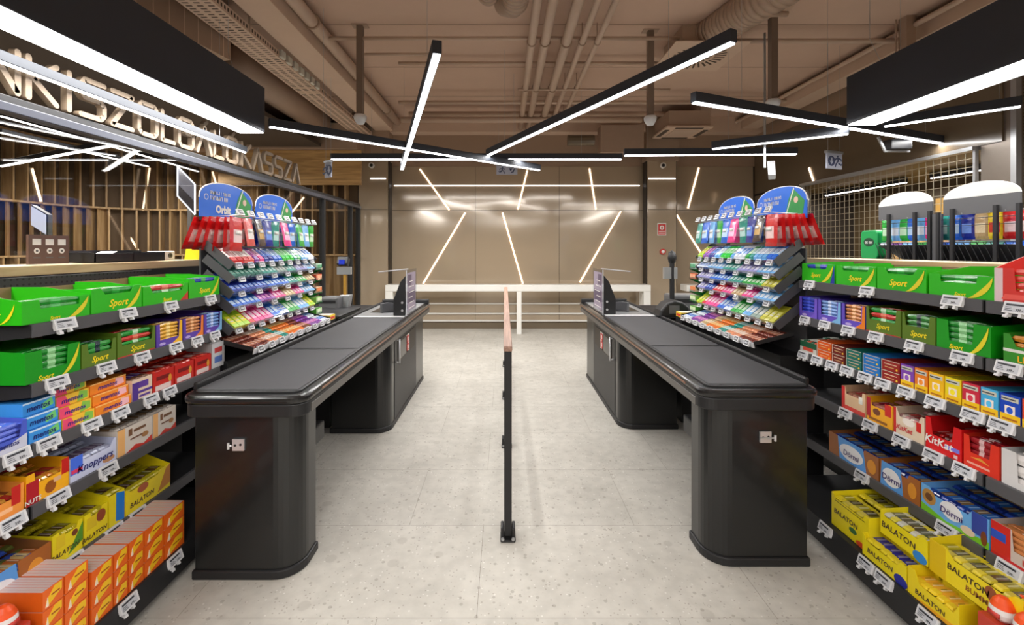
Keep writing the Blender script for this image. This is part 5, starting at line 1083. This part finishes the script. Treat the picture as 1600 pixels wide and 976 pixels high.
    b = MB(); b.box(-.07, .07, 0, .17, 0, z-.001, M['black']); tag(b.build('box_stand', None, Tm @ Vector((xe+s*.07, off, 0)), (0, 0, sd.rz)), 'black stand under the yellow candy box by the %s belt' % sd.name, 'stand')
display(L, 1.70, 2.78, 4.0,
    [(1.485, [('red', 2), ('rw', 2), ('pu', 1), ('pk', 1), ('db', 2), ('bl', 2), ('bg', 3), ('te', 1), ('gr', 1), ('lb', 2), ('wh', 2)]),
     (1.40, [('dt', 7), ('te', 4), ('gy', 3), ('te', 3), ('li', 4), ('lb', 3)]),
     (1.305, [('db', 8), ('bl', 6), ('te', 3), ('gr', 3), ('ta', 3)]),
     (1.21, [('bl', 6), ('pu', 4), ('pk', 3), ('ta', 3), ('pk', 3), ('lb', 4)]),
     (1.075, [('lm', 3), ('red', 1), ('pk', 4), ('bl', 2), ('wh', 2), ('gr', 3), ('lb', 3), ('lm', 2)])],
    (.955, -.14, [('br', 5), ('pe', 4), ('te', 2), ('og', 6), ('br', 3), ('pu', 5), ('wh', 3)]),
    [('red', 6, 1), ('rw', 3, 0), ('dk', 4, 0), ('db', 4, 0), ('te', 4, 0), ('pk', 4, 0), ('bl', 4, 0), ('gr', 4, 0), ('lb', 4, 0), ('gr', 4, 0)],
    'sloped gum and sweets display with two blue arched headers behind the left counter', 1.80)
display(R, 1.78, 2.92, 4.12,
    [(1.50, [('bl', 2), ('lb', 3), ('te', 1), ('gr', 1), ('wh', 3), ('lb', 1), ('bg', 3), ('lb', 2), ('db', 2), ('pu', 2), ('lm', 2)]),
     (1.41, [('lb', 4), ('li', 5), ('te', 4), ('lb', 5), ('wh', 4)]),
     (1.32, [('ol', 3), ('gr', 5), ('te', 4), ('bl', 6), ('li', 5)]),
     (1.225, [('lb', 5), ('pk', 3), ('ta', 3), ('pk', 3), ('red', 3), ('db', 3), ('li', 3)]),
     (1.085, [('ol', 3), ('gy', 2), ('lb', 2), ('gr', 3), ('wh', 2), ('bl', 2), ('pk', 4), ('red', 1), ('lm', 2)])],
    (.962, -.15, [('br', 5), ('pe', 5), ('te', 3), ('og', 5), ('ta', 3), ('pu', 5), ('wh', 4)]),
    [('red', 6, 1), ('dk', 4, 0), ('db', 4, 0), ('te', 4, 0), ('pk', 4, 0), ('bl', 4, 0), ('gr', 4, 0), ('lb', 4, 0), ('bl', 4, 0), ('te', 4, 0)],
    'sloped gum and sweets display with two blue arched headers behind the right counter', 1.83)

# ---------------------------------------------------------------- things on the ledges and beyond
t = empty('payment_info_board', (-2.3, 2.26, 1.522), PI/2, 'brown translucent board with three round icons on the left oak ledge', 'board')
b = MB(); b.box(-.1, .1, -.006, .006, 0, .145, mat('board_brown', (96, 74, 66), .4, var=.05)); b.build('board', t)
b = MB()
for k in range(3):
    x = -.062+k*.062; b.box(x-.02, x+.02, -.0072, -.006, .095, .125, M['tag'])
    b.prism([(x+math.cos(a/12*2*PI)*.014, .066+math.sin(a/12*2*PI)*.014) for a in range(12)], -.0072, -.006, 'y', M['tag']); b.prism([(x+math.cos(a/12*2*PI)*.006, .066+math.sin(a/12*2*PI)*.006) for a in range(12)], -.0078, -.0072, 'y', M['grey'])
    b.box(x-.018, x+.018, -.0072, -.006, .03, .036, M['grey'])
b.build('print', t)
t = empty('leaflet_bin', (-2.3, 2.68, 1.522), PI/2, 'low open black bin on the left oak ledge', 'bin')
b = MB(); b.box(-.25, .25, -.08, .08, 0, .004, M['black']); b.box(-.25, .25, -.08, -.075, 0, .05, M['black']); b.box(-.25, .25, .075, .08, 0, .066, M['black'])
for x in (-.25, 0, .245): b.box(x, x+.005, -.08, .08, 0, .055, M['black'])
b.build('body', t)
b = MB(); b.beam((-.2, -.02, .02), (-.05, .02, .06), .08, .004, M['tag']); b.build('leaflet', t); b = MB(); b.box(.05, .2, -.06, .06, .005, .035, M['grey']); b.build('folder', t)
t = empty('socket_box', (-2.32, 3.03, 1.522), PI/2, 'small white socket box beside the black bin on the ledge', 'box')
b = MB(); b.box(-.085, .085, -.03, .03, 0, .06, M['tag']); b.build('body', t, bevel=.004)
for x in (-.04, .04): b = MB(); b.tube((x, -.03, .03), (x, -.034, .03), .018, M['grey'], 14); b.tube((x, -.034, .03), (x, -.036, .03), .009, M['black'], 10); b.build('socket', t)
b = MB(); b.prism([(-.05, 0), (.04, 0), (.05, .06), (.02, .14), (-.03, .14)], -.02, .02, 'y', mat('yellow_card', (238, 226, 20), .5, var=.04)); tag(b.build('yellow_card_holder', None, (-2.22, 3.2, 1.522), (0, 0, .25)), 'bright yellow card holder at the far end of the left ledge', 'card holder')
# outlined kiosk pane behind the glass, and a bright reflection built as a kiosk
def polyslab(name, P, Y, th_, m): b = MB(); b.prism([(px(p, q, Y).x, px(p, q, Y).z) for p, q in P], Y, Y+th_, 'y', m); return b
def kiosk(P, Y, label, outline):
    c = sum((px(p, q, Y) for p, q in P), Vector())/len(P)
    t = empty('self_checkout_kiosk', (c.x, Y, 0), 0, label, 'kiosk', 'self checkout kiosks'); b0 = [(px(p, q, Y).x-c.x, px(p, q, Y).z) for p, q in P]
    cz = c.z
    if not outline:
        b = MB(); b.prism([(x*1.12+.01, cz+(z-cz)*1.1) for x, z in b0], .0, .04, 'y', M['grey']); b.build('pane_frame', t)
        b = MB(); b.prism(b0, -.004, 0, 'y', M['screen']); b.build('screen', t)  # bright reflection put in as a glowing slab
    else:
        b = MB(); b.prism(b0, .0, .012, 'y', mat('kiosk_pane', (140, 142, 160), .2, coat=.5)); b.build('pane', t)
        b = MB(); zs_ = sorted(b0, key=lambda q: q[1]); b.prism([b0[3], b0[2], (b0[2][0], b0[2][1]*.4+b0[1][1]*.6-.06), (b0[3][0], b0[3][1]*.4+b0[0][1]*.6-.06)], -.003, 0, 'y', mat('kiosk_dark', (52, 50, 58), .3)); b.build('lower_pane', t)
        b = MB(); n = len(b0)
        for i in range(n): b.beam((b0[i][0], -.004, b0[i][1]), (b0[(i+1) % n][0], -.004, b0[(i+1) % n][1]), .012, .01, mat('kiosk_led', (226, 236, 255), .4, emit=2.0), up=(0, 1, 0))
        b.build('light_edge', t)
    b = MB(); b.box(-.02, .02, .04, .08, .0, cz, M['lgrey']); b.build('pole', t)
    b = MB(); b.box(-.2, .2, .045, .4, 0, 1.05, M['grey']); b.build('body', t, bevel=.01)
kiosk([(49, 322), (72, 336), (72, 366), (49, 351)], 4.0, 'added kiosk behind the glass, its bright tilted pane a painted reflection', False)
kiosk([(278, 260), (305, 288), (305, 335), (278, 306)], 4.6, 'self checkout kiosk with a glowing outlined hexagonal pane behind the glass', True)
# neighbouring display seen from behind over the right ledge
RD = Side(1, 2.95, 4.07, 'far right'); X0 = 3.4
t = empty('checkout_display', (X0, 2.95, 0), PI/2, 'neighbouring sweets display seen from behind with two white arched headers', 'display stand')   # local y = -X
# local x = +Y, local y = -X  (front faces away: +X)
b = MB(); b.box(0, 1.12, -.3, 0, 0, 1.5, M['black']); b.build('base_cabinet', t)
for e, (x0, x1) in enumerate(((0, .52), (.61, 1.12))):
    b = MB(); b.box(x0, x1, -.01, 0, 1.85, 1.975, M['grey']); hd = b.build('header', t)
    n = 16; wv = x1-x0; b = MB(); b.prism([(x0, 1.975)]+[(x0+wv*(.5-.5*math.cos(a/n*PI)), 1.975+.105*math.sin(a/n*PI)) for a in range(n+1)]+[(x1, 1.975)], -.01, 0, 'y', M['white']); b.build('arched_top', hd)
for x in (.0, .14, .44, .55, .62, .75, 1.0): b = MB(); b.box(x-.012, x+.012, 0, .02, 1.5, 1.9 if x not in (.55,) else 1.88, M['black']); b.build('post', t)
b = MB(); b.box(.53, .6, -.01, .01, 1.5, 1.87, M['grey']); b.build('middle_panel', t)
b = MB(); T = Matrix.Translation((0, -.0, 1.63)) @ Matrix.Rotation(math.radians(30), 4, 'X'); b.box(0, 1.12, -.25, 0, -.004, 0, M['grey'], T); tr_ = b.build('tray', t)
for k in range(24):
    b = MB(); b.beam((k*.046+.02, .004, 1.50), (k*.046+.09, .004, 1.645), .004, .004, M['black'], up=(0, 1, 0)); b.build('wire', tr_)
b = MB(); b.beam((0, .004, 1.645), (1.12, .004, 1.645), .006, .006, M['black'], up=(0, 1, 0)); b.beam((0, .004, 1.77), (1.12, .004, 1.77), .004, .004, M['black'], up=(0, 1, 0)); b.beam((0, .004, 1.82), (1.12, .004, 1.82), .004, .004, M['black'], up=(0, 1, 0)); b.build('wire_rail', t)
Tm = Matrix.Translation((X0, 2.95, 0)) @ Matrix.Rotation(PI/2, 4, 'Z')
hk = [('red', .02), ('red', .09), ('ye', .19), ('ta', .285), ('db', .38), ('bl', .47), ('te', .565), ('pk', .67), ('lb', .75), ('bl', .83), ('gr', .91), ('lb', .99), ('gr', 1.08)]
for i, (c, x) in enumerate(hk):
    b = MB(); b.tube((x, 0, 1.86), (x, -.2, 1.87), .003, M['chrome'], 6); b.build('hook', t)
    for j in range(2):
        o = inst('hanging_bag', bag_mesh(.108, .19, .025, PAL[c], SEC[c]), Tm @ Vector((x, -.045-j*.06, 1.855)), (0, 0, PI/2+random.uniform(-.06, .06)))
        tag(o, '%s bag, %s from the right, hanging on the display seen from behind' % (CN[c], ORD[i]), 'sweets bag', '%s bags on hook %s of the neighbouring display' % (CN[c], ORD[i]))
cs_ = ['bl', 'te', 'gr', 'lb', 'bl', 'db', 'gr', 'lb', 'pu', 'wh', 'red', 'dk']
for k in range(20):
    c = cs_[(k//2) % len(cs_)]; q = Tm @ (T @ Vector((.03+k*.056, -.1, .001)))
    o = inst('gum_pack', pack_mesh(.05, .09, .03, PAL[c], SEC[c]), q, (math.radians(30), 0, PI/2)); tag(o, '%s gum pack, %s pair from the right, display seen from behind' % (CN[c], ORD[k//2]), 'gum pack', '%s packs, pair %d, neighbouring display' % (CN[c], k//2+1))
t = empty('mint_dispenser', (3.45, 4.24, 1.5), -PI/2, 'rounded green mint dispenser beside the display seen from behind', 'dispenser')
b = MB(); b.prism(rr(-.1, .1, 0, .27, .04), 0, .08, 'y', mat('dispenser_green', (20, 150, 80), .3, coat=.5, var=.03)); b.build('body', t, bevel=.008)
b = MB(); b.prism([(math.cos(a/16*2*PI)*.06, .16+math.sin(a/16*2*PI)*.04) for a in range(16)], -.002, 0, 'y', prn((20, 60, 40))); b.text('tic tac', 0, .16, .036, M['white'], y=-.003); b.build('print', t)
b = MB(); b.box(-.1, .1, 0, .1, -1.5, 0, M['black']); b.build('stand', t)
